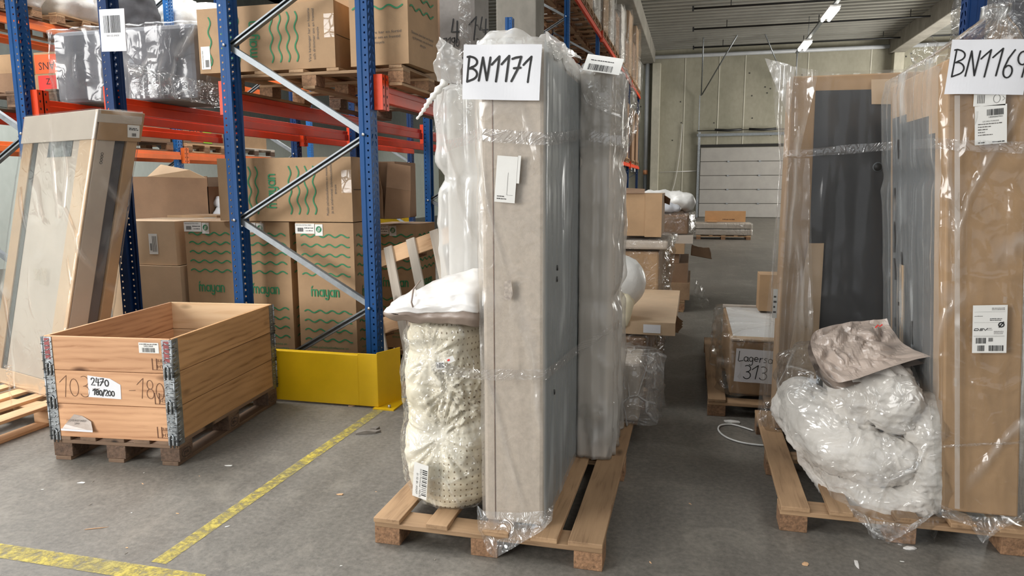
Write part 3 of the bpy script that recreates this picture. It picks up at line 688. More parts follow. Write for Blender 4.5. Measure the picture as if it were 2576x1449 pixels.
# drain pipe, wall heater, conduits
mb = MB(); mb.tube([(-2.33, 35.2, 2.2), (-2.33, 35.2, 7.5)], .1, PVC, 14); o = mb.build('drain_pipe'); tag(o, 'tall grey drain pipe beside the concrete column on the far wall', 'pipe')
mb = MB(); mb.tube([(-2.33, 35.2, 2.05), (-2.33, 35.2, 2.25)], .115, COPPER, 14); mb.build('coupling', o)
mb = MB(); mb.tube([(-2.33, 35.2, .02), (-2.33, 35.2, 2.08)], .09, PVC_DK, 14); mb.build('lower_pipe', o)
q = P(1617, 416, Y=30.4)
mb = MB(); mb.box(-.17, .17, -.1, .1, -.28, .28, FOAMW); o = mb.build('wall_heater', bevel=.02, loc=(-2.85, 35.2, 2.45)); tag(o, 'white electrical box with a black strip on the far wall beside the drain pipe', 'electrical box')
mb = MB(); mb.box(-.09, -.01, -.115, -.1, -.25, .25, BLACKM); mb.build('strip', o)
mb = MB(); mb.tube([(-1.7, 35.45, 2.15), (.1, 35.45, 2.2)], .02, FOAMW, 6); tag(mb.build('wall_conduit'), 'thin white conduit crossing the far wall towards the door', 'pipe')
pts = [(-1.7, 35.44, 1.3), (-1.5, 35.44, .95), (-1.2, 35.44, .98), (-.95, 35.44, 1.6), (-.75, 35.44, 3.0), (-.66, 35.44, 4.4)]
mb = MB(); mb.tube([p[:3] for p in spline(pts, 8)], .012, FOAMW, 6); tag(mb.build('hanging_cable'), 'loose white cable looping down the far concrete wall', 'cable')
# sprinkler pipes along x
for k, (y, z) in enumerate(((26.3, 7.55), (29.7, 7.55), (33.6, 7.55))):
    mb = MB(); mb.tube([(-.25, y, z), (13, y, z)], .035, BLACKM, 8)
    mb.box(-.28, -.22, y-.06, y+.06, z-.08, z+.08, BLACKM)
    for x in (1.0, 4.3, 7.4): mb.tube([(x, y, z), (x, y, 7.83)], .015, BLACKM, 6)
    tag(mb.build('sprinkler_pipe'), 'black sprinkler pipe under the roof sheet, %s from the far wall' % ['third', 'second', 'nearest'][k], 'pipe', 'sprinkler pipes under the roof')
# light trunking with twin tube lamps
mb = MB(); mb.box(3.93, 4.05, 10, 33, 7.0, 7.06, GALV)
for y in (12, 18, 24, 30): mb.tube([(4, y, 7.06), (4, y, 7.9)], .01, GALV, 6)
tag(mb.build('lamp_trunking'), 'long grey lighting rail hung under the roof along the aisle', 'rail')
for k, y in enumerate((30.0, 24.6, 19.0, 13.0)):
    r = empty('tube_lamp', (4.0, y, 6.9)); tag(r, ['far twin fluorescent lamp on the ceiling rail, closest to the end wall', 'nearer twin fluorescent lamp on the ceiling rail at the top edge', 'third twin fluorescent lamp on the ceiling rail from the end wall', 'fourth twin fluorescent lamp on the ceiling rail from the end wall'][k], 'lamp', 'twin tube lamps on the rail')
    b = MB(); b.box(-.16, .16, -.1, 1.65, .05, .1, FOAMW); b.build('housing', r)
    for x in (-.1, .1): b = MB(); b.tube([(x, 0, 0), (x, 1.6, 0)], .05, TUBE, 8); b.build('tube', r)
p = P(2008, 118, Y=33); mb = MB(); mb.tube([(3.99, 32.9, 7.03), (3.99, 32.9, 4.2)], .03, PVC, 8); tag(mb.build('drop_cable_duct'), 'white vertical cable duct dropping from the end of the lighting rail', 'pipe')
r = empty('tube_lamp', (-3.6, 31.0, 6.8)); tag(r, 'twin fluorescent lamp left of the concrete roof beam above the racks', 'lamp')
b = MB(); b.tube([(0, .8, .1), (0, .8, 1.06)], .008, GALV, 6); b.build('hanger', r)
b = MB(); b.box(-.16, .16, -.1, 1.65, .05, .1, FOAMW); b.build('housing', r)
for x in (-.1, .1): b = MB(); b.tube([(x, 0, 0), (x, 1.6, 0)], .05, TUBE, 8); b.build('tube', r)
# installations seen under the roof at the far left
for k, (ya, yb_, rr) in enumerate(((140, 152, .13), (172, 190, .07), (196, 214, .05))):
    mb = MB(); mb.tube([P(-60, ya, Y=11.5), P(420, yb_, Y=15.5)], rr, GALV, 12); tag(mb.build('ventilation_duct'), ['thick galvanised duct seen between the left racks', 'thin galvanised duct below the thick one between the left racks', 'thinnest galvanised pipe between the left racks'][k], 'duct')
# floor paint
def paint(name, pts, wd, label):
    mb = MB(); mb.stroke(pts, wd, PAINT, None, .0015, cap=False); o = mb.build(name); o.location = (0, 0, 0.0006); return tag(o, label, 'floor line')
paint('floor_line', [(-2.16, 2.36), (-2.15, 3.2), (-2.13, 4.5)], .075, 'worn yellow floor line running from the front towards the rack guard')
paint('floor_line', [(-4.6, 2.27), (-2.9, 2.28), (-1.9, 2.28)], .10, 'worn yellow floor line crossing the bottom left corner')

# ================================================================== pallet racks
def plate(mb, M, u0, u1, z0, z1, pitch, cols, hole, matr):
    "sheet with real holes: one ring of faces round each hole"
    nz = int(round((z1-z0)/pitch)); ph = (z1-z0)/nz; cw = (u1-u0)/cols
    for j in range(nz):
        for c in range(cols):
            a, b, c0, c1 = u0+c*cw, u0+(c+1)*cw, z0+j*ph, z0+(j+1)*ph; mx, mz = (a+b)/2, (c0+c1)/2
            out = [(a, c0), (mx, c0), (b, c0), (b, mz), (b, c1), (mx, c1), (a, c1), (a, mz)]; sg = 1 if c == 0 else -1
            inn = [(mx+sg*hx, mz+hz) for hx, hz in hole]
            if sg < 0: inn = [(mx-hx, mz+hz) for hx, hz in hole]; inn = [inn[2], inn[1], inn[0], inn[7], inn[6], inn[5], inn[4], inn[3]]
            vs = [(x, y, 0) for x, y in out]+[(x, y, 0) for x, y in inn]
            mb.add(vs, [(q, (q+1) % 8, 8+(q+1) % 8, 8+q) for q in range(8)], matr, M)
_post = {}
def post_mesh(Hh, matr, detail=True):
    key = (Hh, matr.name, detail)
    if key in _post: return _post[key]
    mb = MB(); w_, d_ = .115, .085
    rnd = [(math.cos(math.radians(225+45*q))*.0075, math.sin(math.radians(225+45*q))*.0075) for q in range(8)]
    slot = [(-.014, -.014), (-.006, -.018), (.0, -.014), (.008, .002), (.016, .016), (.008, .018), (-.002, .014), (-.010, 0)]
    if detail:
        plate(mb, face((0, -w_/2, 0), (0, 1, 0), (0, 0, 1)), 0, w_, 0, Hh, .05, 2, slot, matr)
        for sy in (-1, 1):
            Mx = face((-.045, sy*w_/2, 0), (1, 0, 0), (0, 0, 1)); plate(mb, Mx, 0, .045, 0, Hh, .05, 1, rnd, matr)
    else:
        mb.box(-.003, 0, -w_/2, w_/2, 0, Hh, matr)
        for sy in (-1, 1): mb.box(-.045, 0, sy*w_/2-.0015, sy*w_/2+.0015, 0, Hh, matr)
    for sy in (-1, 1):
        y = sy*w_/2; yi = sy*(w_/2+.007)
        mb.quad((-.045, y, 0), (-.052, yi, 0), (-.052, yi, Hh), (-.045, y, Hh), matr)
        mb.quad((-.052, yi, 0), (-d_, yi, 0), (-d_, yi, Hh), (-.052, yi, Hh), matr)
        mb.quad((-d_, yi, 0), (-d_, yi-sy*.02, 0), (-d_, yi-sy*.02, Hh), (-d_, yi, Hh), matr)
    me = mb.build('post'); _post[key] = me.data; bpy.data.objects.remove(me); return _post[key]
def add_post(root, x, y, Hh, matr, flip=False, detail=True):
    o = bpy.data.objects.new('post', post_mesh(Hh, matr, detail)); COL.objects.link(o); o.parent = root
    o.location = (x, y, .006); o.rotation_euler = (0, 0, math.pi if flip else 0)
    f = MB(); f.box(-.12 if not flip else -.05, .05 if not flip else .12, -.09, .09, 0, .006, matr); under(f.build('foot_plate', root, loc=(x, y, 0)), o)
    return o
def brace(root, a, b, opened):
    a, b = Vector(a), Vector(b); t = (b-a).normalized(); nn = Vector((0, -1, 0)); s = t.cross(nn).normalized(); L = (b-a).length
    M = Matrix(((t.x, s.x, nn.x, a.x), (t.y, s.y, nn.y, a.y), (t.z, s.z, nn.z, a.z), (0, 0, 0, 1)))
    mb = MB(); k = .019
    zz = -.02 if opened else .02
    mb.box(0, L, -k, k, zz-.0015, zz+.0015, GALV, M); mb.box(0, L, -k-.0015, -k+.0015, -.02, .02, GALV, M); mb.box(0, L, k-.0015, k+.0015, -.02, .02, GALV, M)
    if opened:
        mb.box(0, L, -k, -k+.010, .018, .021, GALV, M); mb.box(0, L, k-.010, k, .018, .021, GALV, M)
    return mb.build('brace', root)
def bolts(root, pts, part):
    for p in pts:
        mb = MB(); mb.tube([Vector(p), Vector(p)+Vector((0, -.012, 0))], .011, BOLT, 8); under(mb.build('bolt', root), part)
RX = {'D': -2.22, 'C': -3.40, 'B': -4.44, 'A': -5.22, 'E': -6.35}
Y0, BAY = 4.75, 4.05
def frame(xa, xb, y, Hh, label, nodes=None, matr=BLUE, detail=True, name='rack_upright_frame', group=None, flip=False):
    "two posts facing outwards (xa right, xb left) with zigzag braces"
    root = empty(name, (0, 0, 0)); tag(root, label, 'rack frame', group); root.location = (xa, y, 0)
    add_post(root, 0, 0, Hh, matr, flip, detail)
    if xb is not None:
        add_post(root, xb-xa, 0, Hh, matr, True, detail); L = xb-xa+.05; R_ = -.05
        nodes = nodes or [k*.62+.15 for k in range(int((Hh-.3)/.62)+1)]
        for k in range(len(nodes)-1):
            l, r = (nodes[k], nodes[k+1]) if k % 2 == 0 else (nodes[k+1], nodes[k])
            bo = brace(root, (L, 0, l), (R_, 0, r), k % 2 == 0)
            bolts(root, [(R_+.0, -.066, r)] if k % 2 == 0 else [(L-.0, -.066, l)], bo)
    return root
frame(RX['D'], RX['C'], Y0, 3.6, 'blue rack end frame with zigzag steel braces behind the yellow guard', [.08, .70, 1.33, 1.94, 2.60, 3.22])
frame(RX['B'], None, Y0, 3.6, 'single navy blue rack post with a barcode sign, left of the zigzag frame', matr=NAVY, name='rack_post', flip=True)
frame(RX['A'], RX['E'], Y0, 3.6, 'leftmost blue rack frame rising behind the leaning wrapped boxes')
ORD = ['first', 'second', 'third', 'fourth', 'fifth', 'sixth', 'seventh', 'eighth']
for k in range(1, 7):
    y = Y0+BAY*k; Hh = 3.6 if k < 2 else 6.2
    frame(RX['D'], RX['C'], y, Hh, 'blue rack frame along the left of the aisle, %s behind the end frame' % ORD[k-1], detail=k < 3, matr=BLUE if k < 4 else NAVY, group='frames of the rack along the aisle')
    if k < 3:
        frame(RX['B'], None, y, 3.6, 'navy rack post in the middle row, %s behind the barcode post' % ORD[k-1], matr=NAVY, name='rack_post', detail=True, flip=True)
        frame(RX['A'], RX['E'], y, 3.6, 'navy rack frame in the left row, %s behind the leftmost frame' % ORD[k-1], matr=NAVY, detail=True)
def beam(x, y0, y1, z, label, side=1, matr=None, group=None):
    matr = matr or ORANGE; root = empty('rack_beam', (x, y0, z)); tag(root, label, 'rack beam', group); L = y1-y0
    mb = MB(); mb.box(-.025, .025, 0, L, -.12, -.045, matr); mb.box(-.025, .012, 0, L, -.045, 0, matr)
    prof = mb.build('beam_profile', root, .004)
    for yy in (0, L):
        c = MB(); a, b = (-.03, .036) if side > 0 else (-.036, .03); c.box(a, b, -.006 if yy else -.055, .055 if yy else .006, -.175, .07, matr)
        e = (.0355, .037) if side > 0 else (-.037, -.0355)
        for zz in (-.14, -.08, -.02, .04): c.box(*e, -.038 if not yy else .018, -.026 if not yy else .03, zz-.009, zz+.009, DARKGAP)
        under(c.build('connector', root, .003), prof)
    return root
G2 = 'lower level beams of the near racks'
beam(RX['D']+.035, Y0+.06, Y0+BAY-.06, 2.29, 'orange rack beam nearest the aisle, starting at the right post of the zigzag frame', group=G2)
beam(RX['C']-.035, Y0+.06, Y0+BAY-.06, 2.29, 'orange rack beam starting at the left post of the zigzag frame', -1, group=G2)
beam(RX['B']-.035, Y0+.06, Y0+BAY-.06, 2.29, 'orange rack beam starting at the post with the barcode sign', -1, group=G2)
beam(RX['A']+.03, Y0+.06, Y0+BAY-.06, 2.29, 'orange rack beam starting at the leftmost blue post', group=G2)
beam(RX['E']-.035, Y0+.06, Y0+BAY-.06, 2.29, 'orange rack beam furthest left, behind the leaning wrapped boxes', -1, group=G2)
for k in range(1, 6):
    for nm in ('D', 'C') if k > 1 else 'DCBA':
        beam(RX[nm]+(.03 if nm in 'AD' else -.035), Y0+BAY*k+.06, Y0+BAY*(k+1)-.06, 2.29, 'orange lower rack beam of the %s bay beyond the near bay, %s row' % (ORD[k-1], {'D': 'aisle side', 'C': 'rear side', 'B': 'middle', 'A': 'left'}[nm]), 1 if nm in 'AD' else -1, group='lower beams further back')
    if k > 1:
        for nm in 'DC': beam(RX[nm]+.03, Y0+BAY*k+.06, Y0+BAY*(k+1)-.06, 5.0, 'orange upper rack beam of the %s bay beyond the near bay, %s' % (ORD[k-1], {'D': 'aisle side', 'C': 'rear side'}[nm]), group='upper beams further back')
# third row, lighter blue
for k, (y, m_) in enumerate(((9.9, SKYB), (11.15, NAVY), (6.2, SKYB), (14.0, SKYB))):
    frame(-8.0, -9.1 if k in (0, 2) else None, y, 5.2, ['light blue rack frame far left with two orange beams meeting on it', 'dark blue post right of the light blue frame in the far left rack', 'nearest light blue frame of the far left rack', 'last light blue post of the far left rack'][k], matr=m_, name='rack_upright_frame' if k in (0, 2) else 'rack_post')
for k, (a, b) in enumerate(((6.2, 9.9), (9.9, 13.95))):
    for z in (2.12, 3.62):
        for x in (-7.97, -9.1):
            beam(x, a+.06, b-.06, z, 'bright orange %s beam of the far left rack, %s bay, %s' % ('lower' if z < 3 else 'upper', ['nearer', 'further'][k], 'front' if x > -8.5 else 'rear'), matr=ORANGE_LT, group='beams of the far left rack')
# barcode sign on the post
o = MB(); Mx = face(P(254, 24, Y=4.684), P(316, 18, Y=4.684)-P(254, 24, Y=4.684), (0, 0, 1))
a, b = P(256, 130, Y=4.684), P(318, 128, Y=4.684)
Mx = face(a, b-a, P(254, 24, Y=4.684)-a); sw, sh = (b-a).length, (P(254, 24, Y=4.684)-a).length
o.box(0, sw, 0, sh, -.004, 0, PAPER, Mx); barcode(o, Mx, sw*.15, sw*.83, sh*.44, sh*.85, .001, 5); o.text('SR0102-ENDE', sh*.045, PRINT, Mx, sw*.5, sh*.35, .001, 'C')
tag(o.build('barcode_sign'), 'white barcode sign fixed across the navy post above the leaning boxes', 'sign')

# yellow end guard
r = empty('rack_guard', (-2.55, 4.6, 0)); tag(r, 'yellow steel end guard on the floor in front of the zigzag rack frame', 'rack guard')
g = MB(); a, b, c = Vector((-2.97, 4.52, 0)), Vector((-2.15, 4.53, 0)), Vector((-2.06, 4.74, 0))
o_ = Vector((2.55, -4.6, 0)); T = .006
def wallseg(mb, p, q, z0, z1, t):
    nn = (q-p).cross(Vector((0, 0, 1))).normalized()*t; mb.para(p+o_+Vector((0, 0, z0)), q-p, -nn, Vector((0, 0, z1-z0)), YELLOW)
Lp = Vector((-3.48, 4.52, 0))
wallseg(g, Lp, Vector((-2.30, 4.528, 0)), .012, .385, T); wallseg(g, Vector((-2.30, 4.528, 0)), b, .012, .40, T); wallseg(g, b, c, .012, .41, T)
g.build('guard_panel', r, .003)
g = MB(); wallseg(g, Lp+Vector((0, .003, 0)), Vector((-2.30, 4.531, 0)), .375, .385, .05); g.build('top_flange', r)
g = MB(); g.box(-2.18, -2.02, 4.50, 4.78, .0, .01, YELLOW, Matrix.Translation(o_)); g.build('base_plate', r)
g = MB()
for q in ((-2.13, 4.56), (-2.06, 4.72)): g.tube([(q[0]-.0+o_.x+.06, q[1]+o_.y-.02, .01), (q[0]+o_.x+.06, q[1]+o_.y-.02, .03)], .012, BOLT, 6)
g.build('anchor_bolt', r)

# ================================================================== printed cartons with green waves
def swan(mb, M, x, y, s):
    mb.rect(x, x+s, y, y+s*1.35, LABEL, M, .0015); mb.add([(x+s*.5+s*.38*math.cos(k*.4488), y+s*.75+s*.38*math.sin(k*.4488), .002) for k in range(14)], [tuple(range(14))], GREEN, M)
    for q in range(3): mb.stroke([(x+s*(.3+.12*q), y+s*.5), (x+s*(.45+.12*q), y+s*.95)], s*.05, LABEL, M, .0025)
def upright_print(mb, M, w_, h_, lab=True):
    n = 5
    for k in range(n): wave(mb, M, .045*w_/.47, w_*.92, h_*(.93-.062*k*1.05)-.02, .011, .105, .0105)
    logo(mb, M, w_*.24, h_*.505, .053)
    for k in range(4): wave(mb, M, .05, w_*.92, h_*(.40-.065*k), .011, .105, .0105)
    mb.text('Meidän pahvilaatikollemme on', .02, GREEN, M, w_*.5, h_*.145, .001, 'C', w_*.7); mb.text('ja ne unelmoivat tulevaisuudesta', .02, GREEN, M, w_*.5, h_*.115, .001, 'C', w_*.78); mb.text('#reuse', .02, GREEN, M, w_*.5, h_*.085, .001, 'C')
def upright_labels(o, M, w_, h_):
    lb = MB(); lb.rect(.0, .165, h_-.085, h_-.008, LABEL, M, .0015); lb.text('MAYAN EXTRA FIRM', .010, INK, M, .008, h_-.025, .0022); barcode(lb, M, .02, .07, h_-.07, h_-.04, .0022, 4); scribble(lb, M, .08, .155, h_-.045, .008, 3, INK, .0022); scribble(lb, M, .09, .155, h_-.065, .006, 4, INK, .0022); swan(lb, M, .17, h_-.10, .065); lb.build('product_label', o)
def wavecarton(x0, x1, y0, y1, z0, z1, label, side=True, lab=True, rz=0):
    def dr(mb, FR, RT, TP, w_, d_, h_):
        upright_print(mb, FR, w_, h_)
        if side: upright_print(mb, RT, d_, h_)
    def pr(o, FR, RT, TP, w_, d_, h_):
        if lab: upright_labels(o, FR, w_, h_)
    return carton('wave_print_carton', x0, x1, y0, y1, z0, z1, label, 'carton', 'brown cartons printed with green waves', CARD, rz, True, dr, pr, .004)
ZB = .15
wavecarton(-4.03, -3.575, 4.97, 5.45, ZB, 1.305, 'upright brown carton with green waves behind the crate, left of the zigzag frame')
wavecarton(-3.53, -3.07, 4.97, 5.45, ZB, 1.305, 'upright brown carton with green waves crossed by the left blue post of the zigzag frame')
wavecarton(-2.99, -2.50, 4.93, 5.42, ZB, 1.305, 'upright brown carton with green waves right behind the zigzag braces, nearest the aisle')
def lying_print(words):
    def dr(mb, FR, RT, TP, w_, d_, h_):
        for k, fx in enumerate((.06, .16, .215, .27, .52, .58, .64, .70)):
            if k == 0 and words == 'fi': continue
            wave(mb, FR, h_*.12, h_*.86, w_*(fx+.03), .012, .14, .011, vert=True)
        Mr = FR @ Matrix.Translation((w_*.44, h_*.22, 0)) @ Matrix.Rotation(math.pi/2, 4, 'Z'); logo(mb, Mr, 0, 0, .058)
        Mt = FR @ Matrix.Translation((w_*.83, h_*.08, 0)) @ Matrix.Rotation(math.pi/2, 4, 'Z')
        a, b, c = (('Våra kartonger har en historia', 'och drömmer om en framtid', '#recycle') if words == 'sv' else ('Meidän pahvilaatikollemme on mennessä', 'ja ne unelmoivat tulevaisuudesta', '#reuse'))
        mb.text(a, .020, PRINT, Mt, h_*.02, 0, .001, 'L', h_*.80); mb.text(b, .020, PRINT, Mt, h_*.05, -.037, .001, 'L', h_*.76); mb.text(c, .018, PRINT, Mt, h_*.35, -.07, .001)
    return dr
def lying(x0, x1, y0, y1, z0, z1, words, label, rz=0, lab=True):
    def pr(o, FR, RT, TP, w_, d_, h_):
        tb = MB(); tb.rect(w_*.93, w_*1.0, h_*.45, h_*.8, TAPE, FR, .002); tb.build('packing_tape', o)
        sm = MB(); sm.rect(.02, d_-.02, h_*.5-.002, h_*.5+.002, DARKGAP, RT, .001); sm.build('flap_seam', o)
        if lab:
            lb = MB(); lb.rect(.02, .10, .03, .20, LABEL, FR, .0015); Mr = FR @ Matrix.Translation((.04, .04, 0)) @ Matrix.Rotation(math.pi/2, 4, 'Z'); lb.text('MAYAN EXTRA FIRM', .010, INK, Mr, 0, 0, .0025); barcode(lb, FR, .055, .09, .045, .10, .0025, 8); lb.build('product_label', o)
    return carton('wave_print_carton', x0, x1, y0, y1, z0, z1, label, 'carton', 'brown cartons printed with green waves', CARD, rz, False, lying_print(words), pr, .004)
lying(-3.655, -2.50, 4.93, 5.40, 1.312, 1.80, 'fi', 'brown carton with green waves lying on its side across the upright cartons', lab=False)
lying(-3.76, -2.60, 4.94, 5.42, 2.452, 2.93, 'sv', 'brown carton with green waves lying on its side on the raised rack pallet')
def up2(mb, FR, RT, TP, w_, d_, h_):
    for M, ww in ((FR, w_), (RT, d_)):
        for k in range(6): wave(mb, M, .03, ww-.04, .40+.085*k, .013, .13, .012)
        mb.text('Eskene våre har en fortid', .019, PRINT, M, ww*.5, .22, .001, 'C', ww*.78); mb.text('og drømmer om en fremtid', .019, PRINT, M, ww*.5, .185, .001, 'C', ww*.74); mb.text('#recycle', .019, PRINT, M, ww*.5, .15, .001, 'C')
carton('wave_print_carton', -2.47, -2.0, 4.94, 5.42, 2.452, 3.6, 'tall upright brown carton with green waves at the right end of the raised rack pallet', 'carton', 'brown cartons printed with green waves', CARD, -.06, True, up2)
def topbox(mb, FR, RT, TP, w_, d_, h_): logo(mb, FR, .3, .06, .052); logo(mb, FR, w_-.22, .06, .052)
carton('wave_print_carton', -3.3, -2.15, 5.46, 5.92, 2.452, 3.15, 'brown carton at the top edge behind the lying wave carton, green word on its front', 'carton', 'brown cartons printed with green waves', CARD, 0, True, topbox)
def mhidden(mb, FR, RT, TP, w_, d_, h_):
    for k in range(5): wave(mb, FR, .03, w_-.03, h_-.06-.075*k, .010, .105, .008)
    logo(mb, FR, w_*.2, h_*.5, .052)
    for k in range(4): wave(mb, FR, .03, w_-.03, h_*.4-.075*k, .010, .105, .008)
wavecarton(-2.74, -2.32, 5.75, 6.2, ZB, 1.25, 'upright wave carton half hidden by the right blue post, behind the leaning pallet')
carton('wave_print_carton', -2.28, -1.78, 6.2, 6.68, ZB, 1.36, 'upright wave carton behind the leaning pallet, taped on top, beside the white wrapped item', 'carton', 'brown cartons printed with green waves', CARD_DK, 0, True, mhidden)
# crushed carton lying over the rear cartons
c = empty('crushed_carton', (-2.40, 5.62, 1.31)); tag(c, 'crushed brown carton with bent end flaps right of the lying wave carton', 'carton')
b = MB(); b.box(-.24, .02, -.15, .3, 0, .47, CARD_DK); b.build('body', c, .01)
for k, (pts) in enumerate(([(-.08, -.17, .0), (.16, -.20, .02), (.19, -.24, .23), (-.03, -.22, .26)], [(-.03, -.22, .26), (.19, -.24, .23), (.165, -.17, .43), (-.035, -.17, .46)], [(-.15, -.19, .0), (-.075, -.2, .01), (-.06, -.24, .24), (-.12, -.2, .45)])):
    b = MB(); b.add(pts, [(0, 1, 2, 3)], CARD_DK); b.build('end_flap', c, solid=.006)
# pallets under cartons
pallet(-3.28, 5.22, 0, 1.55, .9, 'wooden pallet on the floor under the upright wave cartons', runner=True)
pallet(-2.3, 6.2, 0, .85, 1.0, 'wooden pallet on the floor under the half hidden wave cartons')
pallet(-2.79, 5.45, 2.295, 1.5, 1.15, 'weathered pallet on the orange beams under the raised wave cartons', mb_=PAL, bl=CHIP, deck=[(-.69, .1), (-.4, .1), (-.1, .12), (.2, .1), (.45, .1), (.69, .1)])
pallet(-2.75, 6.9, 2.295, 1.3, 1.2, 'second pallet along the lower beam level, under the dark scribbled carton', mb_=PAL_DK, bl=CHIP_DK)
# white broken label and tape end at the upper pallet
# leaning whitewashed pallet
root = pallet(-2.12, 5.38, .02, .95, 1.2, 'whitewashed pallet leaning on edge against the wave cartons, right of the blue post', mb_=PAL_GREY, ms=PAL_LT, bl=CHIP, deck=[(-.42, .075), (-.21, .075), (0, .075), (.21, .075), (.42, .075)], runner=False)
root.matrix_world = Matrix.Translation((-1.95, 5.12, .60)) @ Matrix.Rotation(math.radians(-8), 4, 'Z') @ Matrix.Rotation(math.radians(74), 4, 'X') @ Matrix.Rotation(math.radians(20), 4, 'Z')
# plain cartons to the left of the wave cartons
def plain_lab(o, FR, RT, TP, w_, d_, h_):
    lb = MB(); x, y = w_*.60, h_*.25; lb.rect(x, x+.085, y, y+.17, LABEL, FR, .0015); barcode(lb, FR, x+.01, x+.03, y+.03, y+.09, .0025, 4)
    for q in range(5): lb.rect(x+.035+.009*q, x+.039+.009*q, y+.02, y+.15, PRINT, FR, .0025)
    lb.build('address_label', o)
carton('plain_carton', -4.78, -4.13, 4.98, 5.6, .935, 1.30, 'plain carton with a white address label, upper of the two left of the wave cartons', m=CARD_LT, parts=plain_lab)
carton('plain_carton', -4.80, -4.09, 4.96, 5.6, .15, .93, 'plain large carton under the labelled one, dented at its upper right corner', m=CARD_LT)
pallet(-4.45, 5.28, 0, .8, .75, 'wooden pallet under the two plain cartons')
# big open carton with silver bags
c = empty('open_carton', (-5.05, 6.35, .98)); tag(c, 'large open brown carton with raised flaps behind the plain cartons', 'carton')
b = MB(); W2, D2, H2 = .48, .35, .70
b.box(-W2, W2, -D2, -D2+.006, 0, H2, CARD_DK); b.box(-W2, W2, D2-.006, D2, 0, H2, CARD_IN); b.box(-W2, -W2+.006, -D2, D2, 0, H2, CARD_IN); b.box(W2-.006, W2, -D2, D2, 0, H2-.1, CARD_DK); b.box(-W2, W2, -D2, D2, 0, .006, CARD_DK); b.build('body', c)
b = MB(); b.add([(-.2, -D2, H2), (W2, -D2, H2-.02), (W2*.7, -D2-.06, H2+.06), (-.1, -D2+.08, H2+.12)], [(0, 1, 2, 3)], CARD_LT); b.build('top_flap', c, solid=.006)
b = MB(); b.add([(W2, D2-.1, H2-.1), (W2+.1, -D2+.1, 0.28), (W2+.42, -D2+.2, .32), (W2+.26, D2-.2, H2+.08)], [(0, 1, 2, 3)], CARD_IN); b.build('side_flap', c, solid=.006)
for k, (dx, dz, rr) in enumerate(((.62, .30, .10), (.60, .42, .06))):
    mb = MB(); fatroll(mb, [(-5.05+dx-.16, 6.15, .98+dz+.05, rr), (-5.05+dx, 6.1, .98+dz, rr), (-5.05+dx+.17, 6.12, .98+dz-.03, rr*.9)], SILVER, 20, 8, .03, k*7)
    tag(mb.build('silver_bag'), ['lower crumpled silver bag spilling from the open carton', 'upper folded silver bag spilling from the open carton'][k], 'bag')
carton('plain_carton', -5.6, -4.4, 6.0, 6.8, .15, .97, 'plain carton carrying the large open carton, mostly hidden', m=CARD)
pallet(-5.0, 6.4, 0, 1.2, .8, 'wooden pallet under the open carton, mostly hidden')
def bl_lab(o, FR, RT, TP, w_, d_, h_):
    lb = MB(); lb.rect(w_-.13, w_-.01, h_-.12, h_-.02, BLULAB, FR, .0015); scribble(lb, FR, w_-.12, w_-.03, h_-.06, .01, 3, INK, .0025); lb.build('blue_label', o)
carton('plain_carton', -4.75, -4.22, 5.64, 5.95, .94, 1.32, 'carton with a light blue label behind the labelled plain carton', m=CARD, parts=bl_lab)
carton('plain_carton', -4.8, -4.2, 5.64, 5.95, 0, .935, 'carton standing under the blue labelled carton, hidden behind the plain cartons', m=CARD_DK)
# ================================================================== upper left: wrapped grey mattress, boxes, sacks
def wrapped(name, x0, x1, y0, y1, z0, z1, core, filmm, label, cat, gap=.01, amp=.02, seed=1, core_name='core', group=None, bands=(), rz=0, n=72, m=36, fine=.006, bevel=.02, top=.01):
    cx, cy = (x0+x1)/2, (y0+y1)/2; r = empty(name, (cx, cy, z0), rz); tag(r, label, cat, group)
    a, b, h = (x1-x0)/2, (y1-y0)/2, z1-z0
    c = MB(); c.box(-a, a, -b, b, 0.002, h, core); c.build(core_name, r, bevel)
    f = MB(); loft(f, [(.004, -a, a, -b, b, .03), (h*.5, -a, a, -b, b, .03), (h, -a, a, -b, b, .04), (h+top+.005, -a*.96, a*.96, -b*.94, b*.94, .05)], filmm, n, m, foldfn(seed, amp, fine, bands, base=gap))
    f.build('plastic_film', r); return r
r = wrapped('wrapped_mattress', -5.40, -3.98, 5.18, 5.75, 2.293, 2.90, CHAR_LT, F_HAZE, 'dark grey padded piece in clear plastic lying on the rack beams above the leaning boxes', 'mattress', .015, .05, 3, 'upholstery', fine=.02, bevel=.04)
f = MB(); sheet(f, [P(340, 236, Y=5.12), P(575, 270, Y=5.12), P(560, 215, Y=5.10), P(330, 160, Y=5.10)], F_CRINKLE, 30, 16, .04, 3, 7, False); o = f.build('loose_film'); o.parent = r; o.matrix_parent_inverse = r.matrix_basis.inverted()
